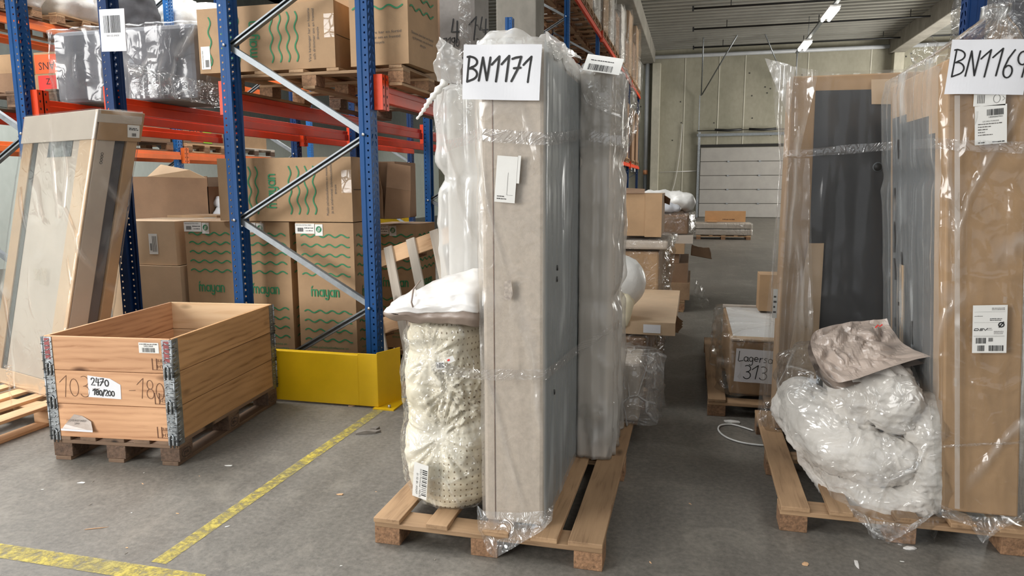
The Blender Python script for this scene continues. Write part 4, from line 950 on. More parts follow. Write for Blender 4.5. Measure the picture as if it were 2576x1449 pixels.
def ans_parts(col1, txt, flip, blue=True, white=False):
    def pr(o, FR, RT, TP, w_, d_, h_):
        lb = MB(); M = FR
        if flip: M = FR @ Matrix.Translation((w_*.35, h_*.9, 0)) @ Matrix.Rotation(math.pi, 4, 'Z'); lb.rect(-w_*.3, w_*.33, 0, h_*.85, col1, M, .0015); lb.text(txt, h_*.34, INK, M, 0, h_*.35, .0025, 'C')
        else: lb.rect(w_*.1, w_*.6, h_*.1, h_*.95, col1, M, .0015); lb.text(txt, h_*.34, INK, M, w_*.36, h_*.45, .0025, 'C')
        lb.build('orange_label', o)
        if blue: b = MB(); b.rect(w_*.7, w_*.96, h_*.15, h_*.7, BLULAB, FR, .0025); barcode(b, FR, w_*.76, w_*.9, h_*.45, h_*.6, .0035, 6); scribble(b, FR, w_*.73, w_*.92, h_*.3, h_*.05, 5, INK, .0035); b.build('blue_label', o)
        if white: b = MB(); b.rect(w_*.58, w_*.74, h_*.05, h_*.98, LABEL, FR, .0025); scribble(b, FR, w_*.6, w_*.72, h_*.7, h_*.1, 2, INK, .0035); b.build('white_label', o)
    return pr
YA = 5.45
a, b = P(92, 242, Y=YA), P(180, 214, Y=YA)
carton('labelled_carton', a.x, b.x+.02, YA, YA+.4, 2.44, 2.60, 'small carton with white and red labels, under the ANS carton', m=CARD, tape=False, parts=ans_parts(REDLAB, 'Z', False, False, True))
carton('labelled_carton', a.x, b.x, YA+.01, YA+.4, 2.602, 2.80, 'small carton with an upside down orange ANS label beside the wrapped grey piece', m=CARD, tape=False, parts=ans_parts(ORLAB, 'ANS', True))
a = P(0, 215, Y=YA); b = P(54, 215, Y=YA)
carton('plain_carton', a.x-.35, b.x+.02, YA, YA+.4, 2.44, 2.63, 'brown carton at the left edge left of the leftmost blue post, lower one', m=CARD_DK)
carton('plain_carton', a.x-.35, b.x+.0, YA+.01, YA+.4, 2.632, 2.80, 'brown carton at the left edge left of the leftmost blue post, upper one', m=CARD)
pallet(-5.98, 5.7, 2.295, 1.0, .9, 'pallet on the left beams under the small labelled cartons', mb_=PAL_DK, bl=CHIP_DK)
# far left rack contents
def sack(x, y, z, rx, ry, h, label, m=SILK, seed=1, group=None, flat=.7):
    mb = MB(); f = lambda p, nn, t, zz: .10*rx*(fbm((p.x*5+seed, p.y*5, p.z*5), 3)+.5*ridge((p.x*9+seed, p.y*9, p.z*9)))
    loft(mb, [(0, -rx*.8, rx*.8, -ry*.8, ry*.8, rx*.3), (h*.2, -rx, rx, -ry, ry, rx*.4), (h*.7, -rx*.95, rx*.95, -ry*.95, ry*.95, rx*.5), (h, -rx*flat, rx*flat, -ry*flat, ry*flat, rx*.5)], m, 48, 20, f)
    return tag(mb.build('wrapped_sack', loc=(x, y, z)), label, 'sack', group)
for k, (y, lab) in enumerate(((6.9, 'weathered pallet on the upper far left beams under the left white sacks'), (8.15, 'weathered pallet on the upper far left beams under the middle white sacks'), (9.2, 'weathered pallet on the upper far left beams behind the barcode sign'), (10.75, 'weathered pallet on the upper far left beams right of the barcode sign'))):
    pallet(-8.45, y, 3.625, 1.1, 1.15 if k == 0 else .95, lab, mb_=PAL if k else PAL_DK, bl=CHIP)
sack(-8.35, 6.75, 3.77, .5, .3, .75, 'white wrapped sack at the top left corner', seed=1)
sack(-8.35, 7.35, 3.77, .5, .28, .8, 'white wrapped sack right of the leftmost blue post at the top', seed=5)
sack(-8.35, 8.2, 3.77, .5, .42, .85, 'large cream white wrapped sack left of the barcode sign', seed=9)
sack(-8.35, 9.25, 3.77, .5, .35, .8, 'dark film wrapped bundle just right of the barcode sign', m=CHAR, seed=13)
sack(-8.35, 10.4, 3.77, .5, .38, .8, 'white wrapped sack right of the light blue frame at the top', seed=17)
sack(-8.35, 11.15, 3.77, .5, .3, .9, 'tall white wrapped sack left of the lying wave carton at the top', seed=21)
def hand60(mb, FR, RT, TP, w_, d_, h_): pen(mb, '60/90', .16, .25, h_*.62, .008, GREYINK, RT, .001)
carton('plain_carton', -8.75, -8.0, 8.0, 9.0, 2.27, 2.95, 'big pale carton with a scribbled size on the lower far left beams', m=CARD_LT, draw=hand60, tape=False)
carton('plain_carton', -8.75, -8.05, 9.05, 9.75, 2.27, 2.9, 'dark carton between the big pale carton and the light blue frame', m=CARD_DK, tape=False)
pallet(-8.45, 8.8, 2.125, .9, 1.9, 'pallet under the big pale carton on the far left beams', mb_=PAL_DK)
def ansside(o, FR, RT, TP, w_, d_, h_):
    lb = MB(); lb.rect(.1, .45, .03, h_, ORLAB, RT, .0015); lb.text('ANS', .17, INK, RT, .28, .15, .0025, 'C'); lb.build('orange_label', o)
    b = MB(); b.rect(.40, .62, .02, .26, LIME, RT, .003); scribble(b, RT, .42, .6, .12, .05, 3, INK, .004); b.build('lime_label', o)
    b = MB(); b.rect(.68, .9, .22, .42, BLULAB, RT, .0025); b.build('blue_label', o)
carton('labelled_carton', -8.6, -7.95, 10.0, 11.05, 2.27, 2.75, 'carton with orange ANS, lime and blue labels on the far left beams', m=CARD_WORN, tape=False, parts=ansside)
pallet(-8.4, 10.5, 2.125, .9, 1.0, 'pale pallet under the carton with lime and orange labels', mb_=PAL_LT)
carton('plain_carton', -8.6, -8.0, 11.3, 12.3, 2.27, 2.75, 'carton beyond the orange labelled carton on the far left beams', m=CARD, tape=False)
pallet(-8.4, 11.9, 2.125, .9, 1.2, 'grey pallet right of the pale one on the far left beams', mb_=PAL_GREY, bl=CHIP_DK)
# pallet stack beyond the far left rack
for k in range(6): pallet(-9.9, 15.2, .9+.146*k, 1.2, 1.2, 'new pallet in the stack far left, %s from its top' % ['sixth', 'fifth', 'fourth', 'third', 'second', 'first'][k], mb_=PAL_LT, bl=PAL_LT, group='stack of new pallets far left')
carton('plain_carton', -10.6, -9.2, 14.6, 15.8, 0, .895, 'big brown carton with a red mark under the pallet stack far left', m=CARD_WORN)
mb = MB(); mb.box(-12.2, -10.2, 24, 24.6, 0, 2.1, YELLOW); o = mb.build('storage_cabinet', bevel=.02); tag(o, 'yellow cabinet glimpsed between the racks far behind', 'cabinet')
b = MB(); b.box(-11.2, -11.18, 23.98, 24.0, .05, 2.05, DARKGAP); b.box(-11.4, -10.9, 23.98, 24.0, 1.5, 1.9, LABEL); b.build('door_gap', o)

# ================================================================== dark scribbled load and the rack loads along the aisle
def scrib(mb, FR, RT, TP, w_, d_, h_):
    pen(mb, '90', .13, .18, .16, .012, INK, FR, .001); pen(mb, '10', .13, .36, .0, .012, INK, FR, .001)
    wave(mb, FR, .02, .16, .25, .012, .06, .006, mt=PRINT); pen(mb, '4 14', .2, .1, .42, .014, INK, FR, .001); pen(mb, '7190', .08, .03, .38, .008, INK, FR, .001)
    for k in range(4): wave(mb, RT, .05, d_-.05, .2+.12*k, .012, .13, .007, mt=PRINT)
q0, q1 = P(1108, 150, Y=6.35), P(1190, 150, Y=6.35)
CG = mat('grey film wrapped board', (128, 122, 116), .55, .12, 4, bump=.2, bscale=25)
carton('scribbled_load', q0.x, q1.x+.02, 6.35, 6.8, 2.45, 3.8, 'grey wrapped tall load with black handwritten numbers on the lower rack level', 'load', m=CG, draw=scrib, tape=False)
carton('plain_carton', q0.x-.5, q0.x-.01, 6.4, 6.9, 2.45, 3.7, 'dark wrapped carton left of the grey load with handwritten numbers', m=CARD_DK, tape=False)
f = MB(); sheet(f, [P(1155, 180, Y=6.31), P(1185, 180, Y=6.31), P(1185, -20, Y=6.31), P(1155, -20, Y=6.31)], F_CRINKLE, 14, 40, .02, 3, 12, False); f.build('film_strip', bpy.data.objects['scribbled_load']).matrix_parent_inverse = bpy.data.objects['scribbled_load'].matrix_basis.inverted()
for k in range(2, 6):
    yb = Y0+BAY*k
    for q in range(3):
        y = yb+.75+1.27*q
        pallet(-2.78, y, 5.005, 1.25, 1.15, 'pallet on the upper beams along the aisle, %s from the near end' % (ORD[(k-2)*3+q] if (k-2)*3+q < 8 else ['ninth', 'tenth', 'eleventh', 'twelfth'][(k-2)*3+q-8]), mb_=PAL, bl=CHIP, group='pallets on the upper aisle beams')
        hh = [1.5, .8, 1.9, 1.2, 2.0, 1.0][(k*3+q) % 6]
        wrapped('wrapped_load', -3.35, -2.17, y-.5, y+.5, 5.155, 5.155+hh, [CARD, COTTON, CARD_DK][(k+q) % 3], F_CRINKLE, 'film wrapped load on the upper aisle level, %s from the near end' % (ORD[(k-2)*3+q] if (k-2)*3+q < 8 else ['ninth', 'tenth', 'eleventh', 'twelfth'][(k-2)*3+q-8]), 'load', .02, .06, k*5+q, 'goods', 'wrapped loads on the upper aisle level', n=40, m=16, fine=.02)
    for q in range(2 if k > 3 else 0):
        y = yb+1.1+1.8*q
        pallet(-2.78, y, 2.295, 1.25, 1.15, 'pallet on the lower beams far along the aisle, %s from the far end' % ORD[3-((k-4)*2+q)], mb_=PAL, group='pallets on the lower aisle beams')
        carton('plain_carton', -3.35, -2.18, y-.5, y+.5, 2.445, 4.2, 'tall brown carton block on the lower rack level, %s from the far end' % ORD[3-((k-4)*2+q)], m=CARD_DK, tape=False)
# navy posts of the rack on the right, behind the wrapped boxes
frame(1.62, 1.52, 4.95, 4.2, 'navy rack post pair behind the top of the right wrapped box', matr=NAVY, nodes=[1, 1.1])
frame(2.62, None, 6.9, 4.2, 'navy rack post at the top right edge behind crinkled film', matr=NAVY, name='rack_post')
wrapped('wrapped_load', 2.0, 3.2, 5.6, 6.6, 1.9, 3.6, CHAR, F_CRINKLE, 'dark load in crinkled film at the upper right edge of the picture', 'load', .02, .08, 44, 'goods', fine=.03)
pallet(2.6, 6.1, 1.75, 1.2, 1.0, 'pallet under the dark crinkled load at the right edge', mb_=PAL)
beam(2.62, 5.0, 6.84, 1.745, 'orange beam under the dark crinkled load at the right edge', matr=ORANGE)

# ================================================================== crate of three stacked pallet collars
cr = Matrix.Translation((-3.60, 3.20, 0)) @ Matrix.Rotation(.106, 4, 'Z')
c0 = cr @ Vector((.4, .6, 0))
pallet(c0.x, c0.y, 0, .8, 1.2, 'dirty weathered euro pallet under the wooden collar crate', rz=.106, mb_=PAL_DK, bl=CHIP_DK, stamp=True)
CL = ['topmost pine collar of the crate, with a small barcode label on its front', 'middle pine collar of the crate, with a white handwritten paper on its front', 'lowest pine collar of the crate, with a torn brown paper on its front']
for k in range(3):
    z = .1445+.2*(2-k); root = empty('pallet_collar', cr @ Vector((0, 0, z)), .106); tag(root, CL[k], 'pallet collar', 'stacked collars of the wooden crate')
    H_ = .1965; t_ = .02
    fr = board('front_board', root, (.4, t_/2, H_/2), .8-.02, t_, H_, PINE, 'x', .002)
    board('rear_board', root, (.4, 1.2-t_/2, H_/2), .78, t_, H_, PINE_IN, 'x', .002)
    for x in (t_/2, .8-t_/2): board('side_board', root, (x, .6, H_/2), 1.18, t_, H_, PINE_SIDE if x > .4 else PINE, 'y', .002)
    for cxn, cyn, sx, sy in ((0, 0, 1, 1), (.8, 0, -1, 1), (.8, 1.2, -1, -1), (0, 1.2, 1, -1)):
        h = MB(); zl, zh = -.022, H_-.004
        h.box(min(0, sx*.058), max(0, sx*.058), -.0035 if sy > 0 else 0, 0 if sy > 0 else .0035, zl, zh, STEEL)
        h.box(-.0035 if sx > 0 else 0, 0 if sx > 0 else .0035, min(0, sy*.058), max(0, sy*.058), zl, zh, STEEL)
        for q in range(7):
            zz = zl+.03+.026*q; y_ = -.0035 if sy > 0 else .0035; x_ = -.0035 if sx > 0 else .0035
            h.tube([(sx*.004, y_, zz), (sx*.030, y_, zz+.004), (sx*.042, y_, zz+(.0 if q % 2 else .012))], .0035, STEEL, 6)
            h.tube([(x_, sy*.004, zz), (x_, sy*.030, zz+.004), (x_, sy*.042, zz+(.0 if q % 2 else .012))], .0035, STEEL, 6)
        for q in range(4): h.tube([(sx*.05, -.0035*sy, .03+.045*q), (sx*.05, -.007*sy, .03+.045*q)], .005, BOLT, 6)
        h.tube([(-.002*sx, -.002*sy, zl), (-.002*sx, -.002*sy, zh)], .0065, STEEL, 8)
        for q in range(4): h.box(-.010, .010, -.010, .010, .0+.05*q, .003+.05*q, BLACKM)
        # lug that hooks over the collar below
        h.tube([(sx*.02, -.006*sy, -.035), (sx*.02, -.007*sy, .03), (sx*.032, -.007*sy, .045), (sx*.044, -.007*sy, .03), (sx*.044, -.006*sy, -.035)], .0045, STEEL, 6)
        if cyn == 0 and k == 0: h.box(min(sx*.012, sx*.045), max(sx*.012, sx*.045), -.0042, -.0035, .06, .185, REDMETAL)
        h.build('corner_hinge', root, loc=(cxn, cyn, 0))
    FM = face((0, -.0012, 0), (1, 0, 0), (0, 0, 1)); fx = lambda px: (px-118)/308*.8
    st = MB(); hw = MB()
    st.rect(fx(378), fx(380), .02, .085, BROWNINK, FM); st.rect(fx(388), fx(390), .02, .085, BROWNINK, FM); st.rect(fx(378), fx(406), .018, .021, BROWNINK, FM); st.rect(fx(388), fx(406), .055, .057, BROWNINK, FM); st.text('DK-0009', .020, BROWNINK, FM, fx(390), .062, 0, 'L', .04); st.text('HT', .02, BROWNINK, FM, fx(391), .028)
    if k == 1:
        pen(hw, '103-', .13, fx(150), .04, .0035, GREYINK, FM, 0, 1.05); under(hw.build('handwriting', root), fr); hw = MB(); pen(hw, '-1802', .12, fx(315), .045, .0035, GREYINK, FM, 0, 1.0)
    under(st.build('stamp', root), fr)
    if k == 1: under(hw.build('handwriting', root), fr)
    if k == 0:
        lb = MB(); lb.rect(fx(350), fx(397), .115, .175, LABEL, FM, .0005); barcode(lb, FM, fx(358), fx(388), .12, .145, .001, 3); lb.text('04023868', .010, INK, FM, fx(373), .150, .001, 'C'); scribble(lb, FM, fx(352), fx(395), .163, .006, 4, PRINT, .001); under(lb.build('barcode_label', root), fr)
    if k == 1:
        lb = MB(); M2 = FM @ Matrix.Translation((fx(219), .045, .0006)) @ Matrix.Rotation(-.03, 4, 'Z')
        lb.add([(0, 0, 0), (.205, 0, 0), (.205, .085, 0), (.14, .118, 0), (.0, .128, 0)], [(0, 1, 2, 3, 4)], PAPER, M2)
        pen(lb, '2470', .045, .02, .072, .006, INK, M2, .001, 1.25, seed=4); pen(lb, '180/200', .036, .03, .015, .006, INK, M2, .001, 1.15, seed=6); under(lb.build('paper_label', root), fr)
    if k == 2:
        lb = MB(); M2 = FM @ Matrix.Translation((fx(148), .045, .001)); lb.add([(0, 0, .012), (.205, .0, .016), (.19, .055, .006), (.13, .085, .0), (.08, .092, 0), (.02, .03, .004)], [(0, 1, 2, 3, 4, 5)], TAUPE, M2); lb.text('25 DEDRE NAEST', .012, PRINT, M2, .1, .052, .009, 'C'); lb.text('29/9', .012, PRINT, M2, .1, .034, .010, 'C')
        lb.add([(0, -.004, .016), (.206, -.004, .02), (.206, .008, .02), (0, .008, .016)], [(0, 1, 2, 3)], PAPER, M2); under(lb.build('torn_paper', root), fr)

# ================================================================== leaning wrapped boxes, far left
pallet(-4.63, 3.72, 0, 1.0, 1.7, 'new pale pallet at the left edge under the leaning wrapped boxes', mb_=PAL_LT, bl=PAL_LT, nstr=3)
O = Vector((-4.19, 3.80, .146)); U = Vector((-.92, .29, 0)); Lv = Vector((.34, .20, 1.86)); Dv = Vector((.085, .27, 0))
r = empty('wrapped_flat_packs', (0, 0, 0)); r.location = O; tag(r, 'two tall flat packs in clear plastic leaning over the pallet at the left edge', 'flat pack')
Nn = U.cross(Lv).normalized()
if Nn.y > 0: Nn = -Nn
b = MB(); Z = Vector((0, 0, 0))
b.para(Z, U, Dv*.45, Lv, CARD_GREY); b.build('front_pack', r, .006)
b = MB(); b.para(Dv*.46+U*.02, U*.96, Dv*.26, Lv*.99, CHAR); b.build('grey_board', r, .006)
b = MB(); b.para(Dv*.73, U, Dv*.27, Lv, CARD); b.build('rear_pack', r, .006)
b = MB()
b.para(U*.0+Nn*.002, U*.19, Nn*.012, Lv, CARD_LT); b.para(U*.86+Nn*.002, U*.14, Nn*.012, Lv, CARD); b.build('edge_strip', r, .003)
b = MB(); b.para(U*.80+Nn*.001+Lv*.02, U*.055, Nn*.003, Lv*.95, SLATE); b.para(U*.30+Lv*.885+Nn*.001, U*.33, Nn*.004, Lv*.07, mat('torn dark film', (108, 112, 114), .4, .35, 30)); b.build('recess_shade_and_film', r)  # recess shadow put in as a dark strip; the patch is torn film
b = MB(); b.para(Z+Nn*.003-Lv*.0, U, Nn*.014, Lv*.055, CARD_LT); b.build('bottom_strip', r, .003)
b = MB(); k1 = Lv*1.0; b.para(k1-U*.015-Dv*.02+Nn*.014, U*1.03, Dv*1.08, Vector((.012, .008, .085)), CARD_GREY); b.para(k1*.94-U*.015+Nn*.016, U*1.03, Nn*.008, Lv*.105, CARD_GREY)
rs = Dv.cross(Lv).normalized(); rs = rs if rs.x > 0 else -rs
b.para(k1*.94+rs*.004-Dv*.02, Dv*1.08, rs*.008, Lv*.105, CARD); b.build('lid', r, .005)
lb = MB(); M2 = face(k1*.955+rs*.014+Dv*.70, Dv, Lv); lb.rect(0, .085, 0, .085, LABEL, M2, .001); barcode(lb, M2, .03, .06, .008, .03, .002, 3); scribble(lb, M2, .01, .075, .06, .006, 2, INK, .002); scribble(lb, M2, .01, .075, .05, .006, 5, INK, .002); lb.build('label', r)
mk = MB(); M2 = face(Lv*.86+rs*.001+Dv*.18, Lv, -Dv); [mk.stroke(arc(.02*q, .0, .008, .008, 0, 360, 8), .003, INK, M2, .001, closed=True) for q in range(4)]; mk.build('care_symbols', r)
f = MB()
def leanfilm():
    n, m = 90, 70; vs = []
    for j in range(m+1):
        t = j/m; base = Lv*(t*1.05)+Vector((0, 0, -.0))
        for i, (a_, d_) in enumerate(rrect(-.012, 1.012, -.06, 1.06, .03, n)):
            out = (U*(a_-.5)+Dv*(d_-.5)*.6).normalized(); p = base+U*a_+Dv*d_+Nn*.012
            vv = .006+.010*max(0, fbm((p.x*4, p.y*4+p.z*.8, p.z*1.5), 3)+.2)+.005*max(0, ridge((p.x*5+p.z*3, p.y*6, p.z*3)))**3
            if t > .99: vv -= .01
            vs.append(p+out*vv)
    f.add(vs, [(j*n+i, j*n+(i+1) % n, (j+1)*n+(i+1) % n, (j+1)*n+i) for j in range(m) for i in range(n)], F_LEAN, None, True)
leanfilm(); f.build('plastic_film', r)
f = MB(); p0 = P(20, 955, Y=3.55)-O; sheet(f, [p0+Vector((-.02, 0, .1)), p0+Vector((.05, .0, .1)), P(26, 1025, Y=3.6)-O, P(22, 1022, Y=3.6)-O], F_CRINKLE, 8, 12, .02, 4, 20); f.build('film_tail', r)
tp = MB(); M2 = face(U*.55+Lv*.42+Nn*.018, -U, Lv); tp.rect(0, .09, 0, .08, TAPE, M2, .002); tp.rect(.10, .19, -.03, .09, TAPE, M2, .003); tp.build('packing_tape', r)

# ================================================================== centre pallet and its load
pallet(-.83, 3.74, 0, 1.02, 2.0, 'open wooden pallet in the centre foreground carrying the wrapped upright boxes', deck=[(-.447, .125), (-.215, .10), (.05, .12), (.265, .115), (.437, .145)], runner=False, bl=CHIP, mb_=PAL)
BX0, BX1, BY0, BY1, BZ0, BZ1 = -.85, -.585, 2.825, 3.80, .145, 2.14
r = empty('wrapped_box_spring', ((BX0+BX1)/2, (BY0+BY1)/2, BZ0-.02)); tag(r, 'tall linen bed base standing upright in milky plastic, with the BN1171 sign', 'bed base')
off = Vector(r.location); a, bb = (BX1-BX0)/2, (BY1-BY0)/2
c = MB(); c.box(-a, a, -bb, bb, .002, BZ1-BZ0, LINEN); c.build('upholstered_base', r, .018)
c = MB(); c.box(a-.004, a+.004, -bb+.02, bb-.02, .03, BZ1-BZ0-.03, GREYFAB); c.build('grey_underside', r, .002)
c = MB(); c.tube([(-a*.62, -bb-.001, .02), (-a*.62, -bb-.001, 1.98)], .0022, GREYINK, 5); c.build('fabric_seam', r)
c = MB()
for z in (.55, 1.05, 1.1): c.tube([(a+.004, -bb+.13+z*.1, z), (a+.012, -bb+.13+z*.1, z)], .012, BLACKM, 8)
c.build('screw_hole', r)
bands = ((1.50, .05), (.62, .05))
f = MB(); H_ = BZ1-BZ0
def whichfilm(): pass
lv = [(.0, -a-.004, a+.004, -bb-.004, bb, .02), (.3, -a-.008, a+.004, -bb-.004, bb, .02), (1.0, -a-.012, a+.004, -bb-.004, bb, .02), (H_, -a-.02, a+.004, -bb-.006, bb, .03), (H_+.045, -a-.02, a-.02, -bb+.01, bb, .06)]
_ff = lambda p, nn, t, z, g=foldfn(2, .007, .003, [(z_, s_) for z_, s_ in bands], 9, .004): g(p, nn, t, z)*(.4 if nn.x > .7 else 1)
loft(f, lv, F_MILK, 150, 110, _ff, cap0=False) if True else loft(f, lv, F_MILK, 150, 110, foldfn(2, .007, .003, [(z-.0, s) for z, s in bands], 9, .004), cap0=False)
ff = f; me = f.build('plastic_film', r)
# the side over the grey backing is cloudier
me.data.materials.append(F_GREY)
for p_ in me.data.polygons:
    if p_.normal.x > .75: p_.material_index = 1
f = MB()   # crumpled film heaped on top
loft(f, [(H_-.01, -a-.015, a, -bb+.0, bb, .05), (H_+.05, -a*.95, a*.9, -bb+.03, bb-.03, .07), (H_+.10, -a*.6, a*.5, -bb+.12, bb-.1, .07)], F_WHITE, 80, 14, lambda p, nn, t, z: nn*(.03*fbm((p.x*9, p.y*9, p.z*9), 3)+.015*ridge((p.x*14, p.y*12, p.z*12)))+Vector((0, 0, .05*fbm((p.x*8+3, p.y*8, 1), 3)))); f.build('film_top', r)
f = MB(); sheet(f, [P(1375, 75, Y=2.9)-off, P(1400, 85, Y=2.95)-off, P(1470, 150, Y=3.5)-off, P(1378, 120, Y=2.85)-off], F_WHITE, 16, 16, .012, 6, 9, False); f.build('film_ear', r)
f = MB()   # skirt hanging over the pallet edge
def skirt(top, tips, seed):
    mb = MB(); nu, nv = 40, 24; vs = []
    for j in range(nv+1):
        v = j/nv
        for i in range(nu+1):
            u = i/nu; k = u*(len(top)-1); q = min(int(k), len(top)-2); p = Vector(top[q]).lerp(Vector(top[q+1]), k-q)
            k = u*(len(tips)-1); q = min(int(k), len(tips)-2); e = Vector(tips[q]).lerp(Vector(tips[q+1]), k-q)
            z = p.lerp(e, v); am = .016*math.sin(min(1, v*1.3)*math.pi*.5)
            z += Vector((0, -1, .25))*am*(fbm((z.x*13+seed, z.y*13, z.z*11), 3)+.6*ridge((z.x*20+seed, z.z*14, 2)))
            vs.append(z)
    mb.add(vs, [(j*(nu+1)+i, j*(nu+1)+i+1, (j+1)*(nu+1)+i+1, (j+1)*(nu+1)+i) for j in range(nv) for i in range(nu)], F_SKIRT, None, True); return mb
tp_ = [P(1200, 1270, Y=2.82), P(1215, 1285, Y=2.795), P(1300, 1290, Y=2.79), P(1372, 1285, Y=2.80), P(1392, 1270, Y=2.9)]
ti_ = [P(1203, 1330, Y=2.73), P(1228, 1385, Y=2.715), P(1245, 1405, Y=2.71), P(1300, 1372, Y=2.715), P(1365, 1335, Y=2.725), P(1388, 1310, Y=2.74)]
skirt([q-off for q in tp_], [q-off for q in ti_], 3).build('film_skirt', r)
def paper_sign(r, pts, Y_, txt, draw, name='paper_sign', curl=0.0, Yr=None):
    "sheet of paper from its four corners (tl, tr, br, bl)"
    tl, tr, br, bl = pts; off = Vector(r.location); M = face(bl-off, br-bl, tl-bl); w_, h_ = (br-bl).length, (tl-bl).length; mb = MB(); nu = 24
    vs = [(w_*i/nu, h_*j/8, 0) for j in range(9) for i in range(nu+1)]; mb.add(vs, [(j*(nu+1)+i, j*(nu+1)+i+1, (j+1)*(nu+1)+i+1, (j+1)*(nu+1)+i) for j in range(8) for i in range(nu)], PAPER)
    draw(mb, Matrix.Identity(4), w_, h_)
    def wf(v):
        u = v.x/w_; s_ = v.y/h_; return v+Vector((0, 0, curl*(4*(u-.5)**2)*(1.2-s_)+.004*math.sin(u*7+s_*3)))
    mb.warp(wf); mb.v = [M @ v for v in mb.v]; o = mb.build(name, r); return o
def d71(mb, M, w_, h_): pen(mb, 'BN1171', h_*.46, w_*.055, h_*.33, h_*.040, INK, M, .0012, w_*.86/(h_*.46*3.02), .0, 3)
Yp = 2.79
paper_sign(r, [P(1168, 112, Y=Yp), P(1358, 112, Y=Yp), P(1357, 253, Y=Yp), P(1163, 250, Y=Yp)], Yp, '', d71)
lb = MB(); Yq = 2.798; M2 = face(P(1243, 507, Y=Yq)-off, P(1300, 512, Y=Yq)-P(1243, 507, Y=Yq), (0, 0, 1)); lb.rect(.0, .086, 0, .185, LABEL, M2); lb.rect(.086, .098, .08, .19, LABEL, M2, -.001); scribble(lb, M2, .01, .05, .012, .005, 3, PRINT, .0012); scribble(lb, M2, .01, .04, .022, .004, 5, PRINT, .0012); lb.rect(.05, .076, .03, .031, PRINT, M2, .0012); lb.rect(.05, .051, .03, .12, PRINT, M2, .0012); lb.build('label', r)
lb = MB(); M2 = face(P(1268, 757, Y=Yq)-off, (1, 0, 0), (0, 0, 1)); lb.add([(0, .01, 0), (.026, 0, 0), (.038, .03, 0), (.03, .088, 0), (.002, .082, 0)], [(0, 1, 2, 3, 4)], mat('tape patch', (176, 164, 152), .5, .2, 60), M2); lb.build('tape_patch', r)
# rolled perforated mattress in a bag
LX, LY = -1.085, 3.08
r = empty('rolled_mattress', (LX, LY, .124)); tag(r, 'cream perforated foam mattress rolled upright in a crumpled clear bag on the centre pallet', 'mattress'); off = Vector(r.location)
pin = [(P(1100, 1105, Y=2.87)-off, .055, .17), (P(1120, 985, Y=2.87)-off, .012, .10), (P(1075, 900, Y=2.89)-off, .025, .10), (P(1180, 1030, Y=2.89)-off, .010, .10)]
def latexd(amp, sd):
    def f_(p, nn, t, z):
        d = amp*(fbm((p.x*6+sd, p.y*6, p.z*5), 3)*.5); d += .006*ridge((p.x*4+sd, p.y*4, p.z*16))
        for q, s_, ra in pin:
            l = (p-q); ds = l.length; an = math.atan2(l.z, l.x); e = math.exp(-(ds/ra)**2); d -= s_*e; d += .034*e*ds/ra*noise.noise(Vector((math.cos(an)*6.5+sd, math.sin(an)*6.5, 0)))*2.0
        return d
    return f_
prof = [(0, .17, .17), (.05, .205, .20), (.14, .215, .215), (.28, .215, .22), (.40, .205, .21), (.55, .21, .215), (.68, .195, .21), (.74, .175, .19), (.80, .185, .2), (.84, .17, .18), (.87, .12, .13)]
f = MB(); loft(f, [(z, -a_, a_, -b_, b_, .2) for z, a_, b_ in prof], LATEX, 150, 120, latexd(.038, 2)); f.build('foam_roll', r)
f = MB(); loft(f, [(z, -a_-.008, a_+.008, -b_-.008, b_+.008, .2) for z, a_, b_ in prof], F_CRINKLE, 150, 120, lambda p, nn, t, z, g=latexd(.038, 2): g(p, nn, t, z)+.006+.010*max(0, ridge((p.x*12, p.y*12, p.z*9)))); f.build('clear_bag', r)
def stick(r, px, py, Y_, w_, h_, rot, fn, m=LABEL, name='label', yaw=0):
    off = Vector(r.location); lb = MB(); M2 = face(P(px, py, Y=Y_)-off, (math.cos(yaw), math.sin(yaw), 0), (0, 0, 1)) @ Matrix.Rotation(rot, 4, 'Z'); lb.rect(0, w_, 0, h_, m, M2); fn(lb, M2, w_, h_); return lb.build(name, r)
def lx(lb, M, w_, h_):
    for q in range(14): lb.rect(w_*.62, w_*.95, h_*(.1+.055*q), h_*(.1+.055*q)+h_*random.Random(q).choice((.015, .03)), INK, M, .001)
    Mr = M @ Matrix.Rotation(-math.pi/2, 4, 'Z'); lb.text('SOLS FirmCoal 140x70', .010, PRINT, Mr, -h_*.85, w_*.45, .001); lb.text('01 02 IB1 X0G97', .010, PRINT, Mr, -h_*.7, w_*.22, .001)
stick(r, 1037, 1246, 2.845, .078, .165, -.10, lx, yaw=-.25)
stick(r, 1098, 930, 2.855, .04, .035, .1, lambda lb, M, w_, h_: barcode(lb, M, .004, w_-.004, .008, h_-.006, .001, 3))
stick(r, 1128, 915, 2.855, .035, .026, .45, lambda lb, M, w_, h_: lb.rect(.002, w_*.4, .01, h_*.7, REDLAB, M, .001))
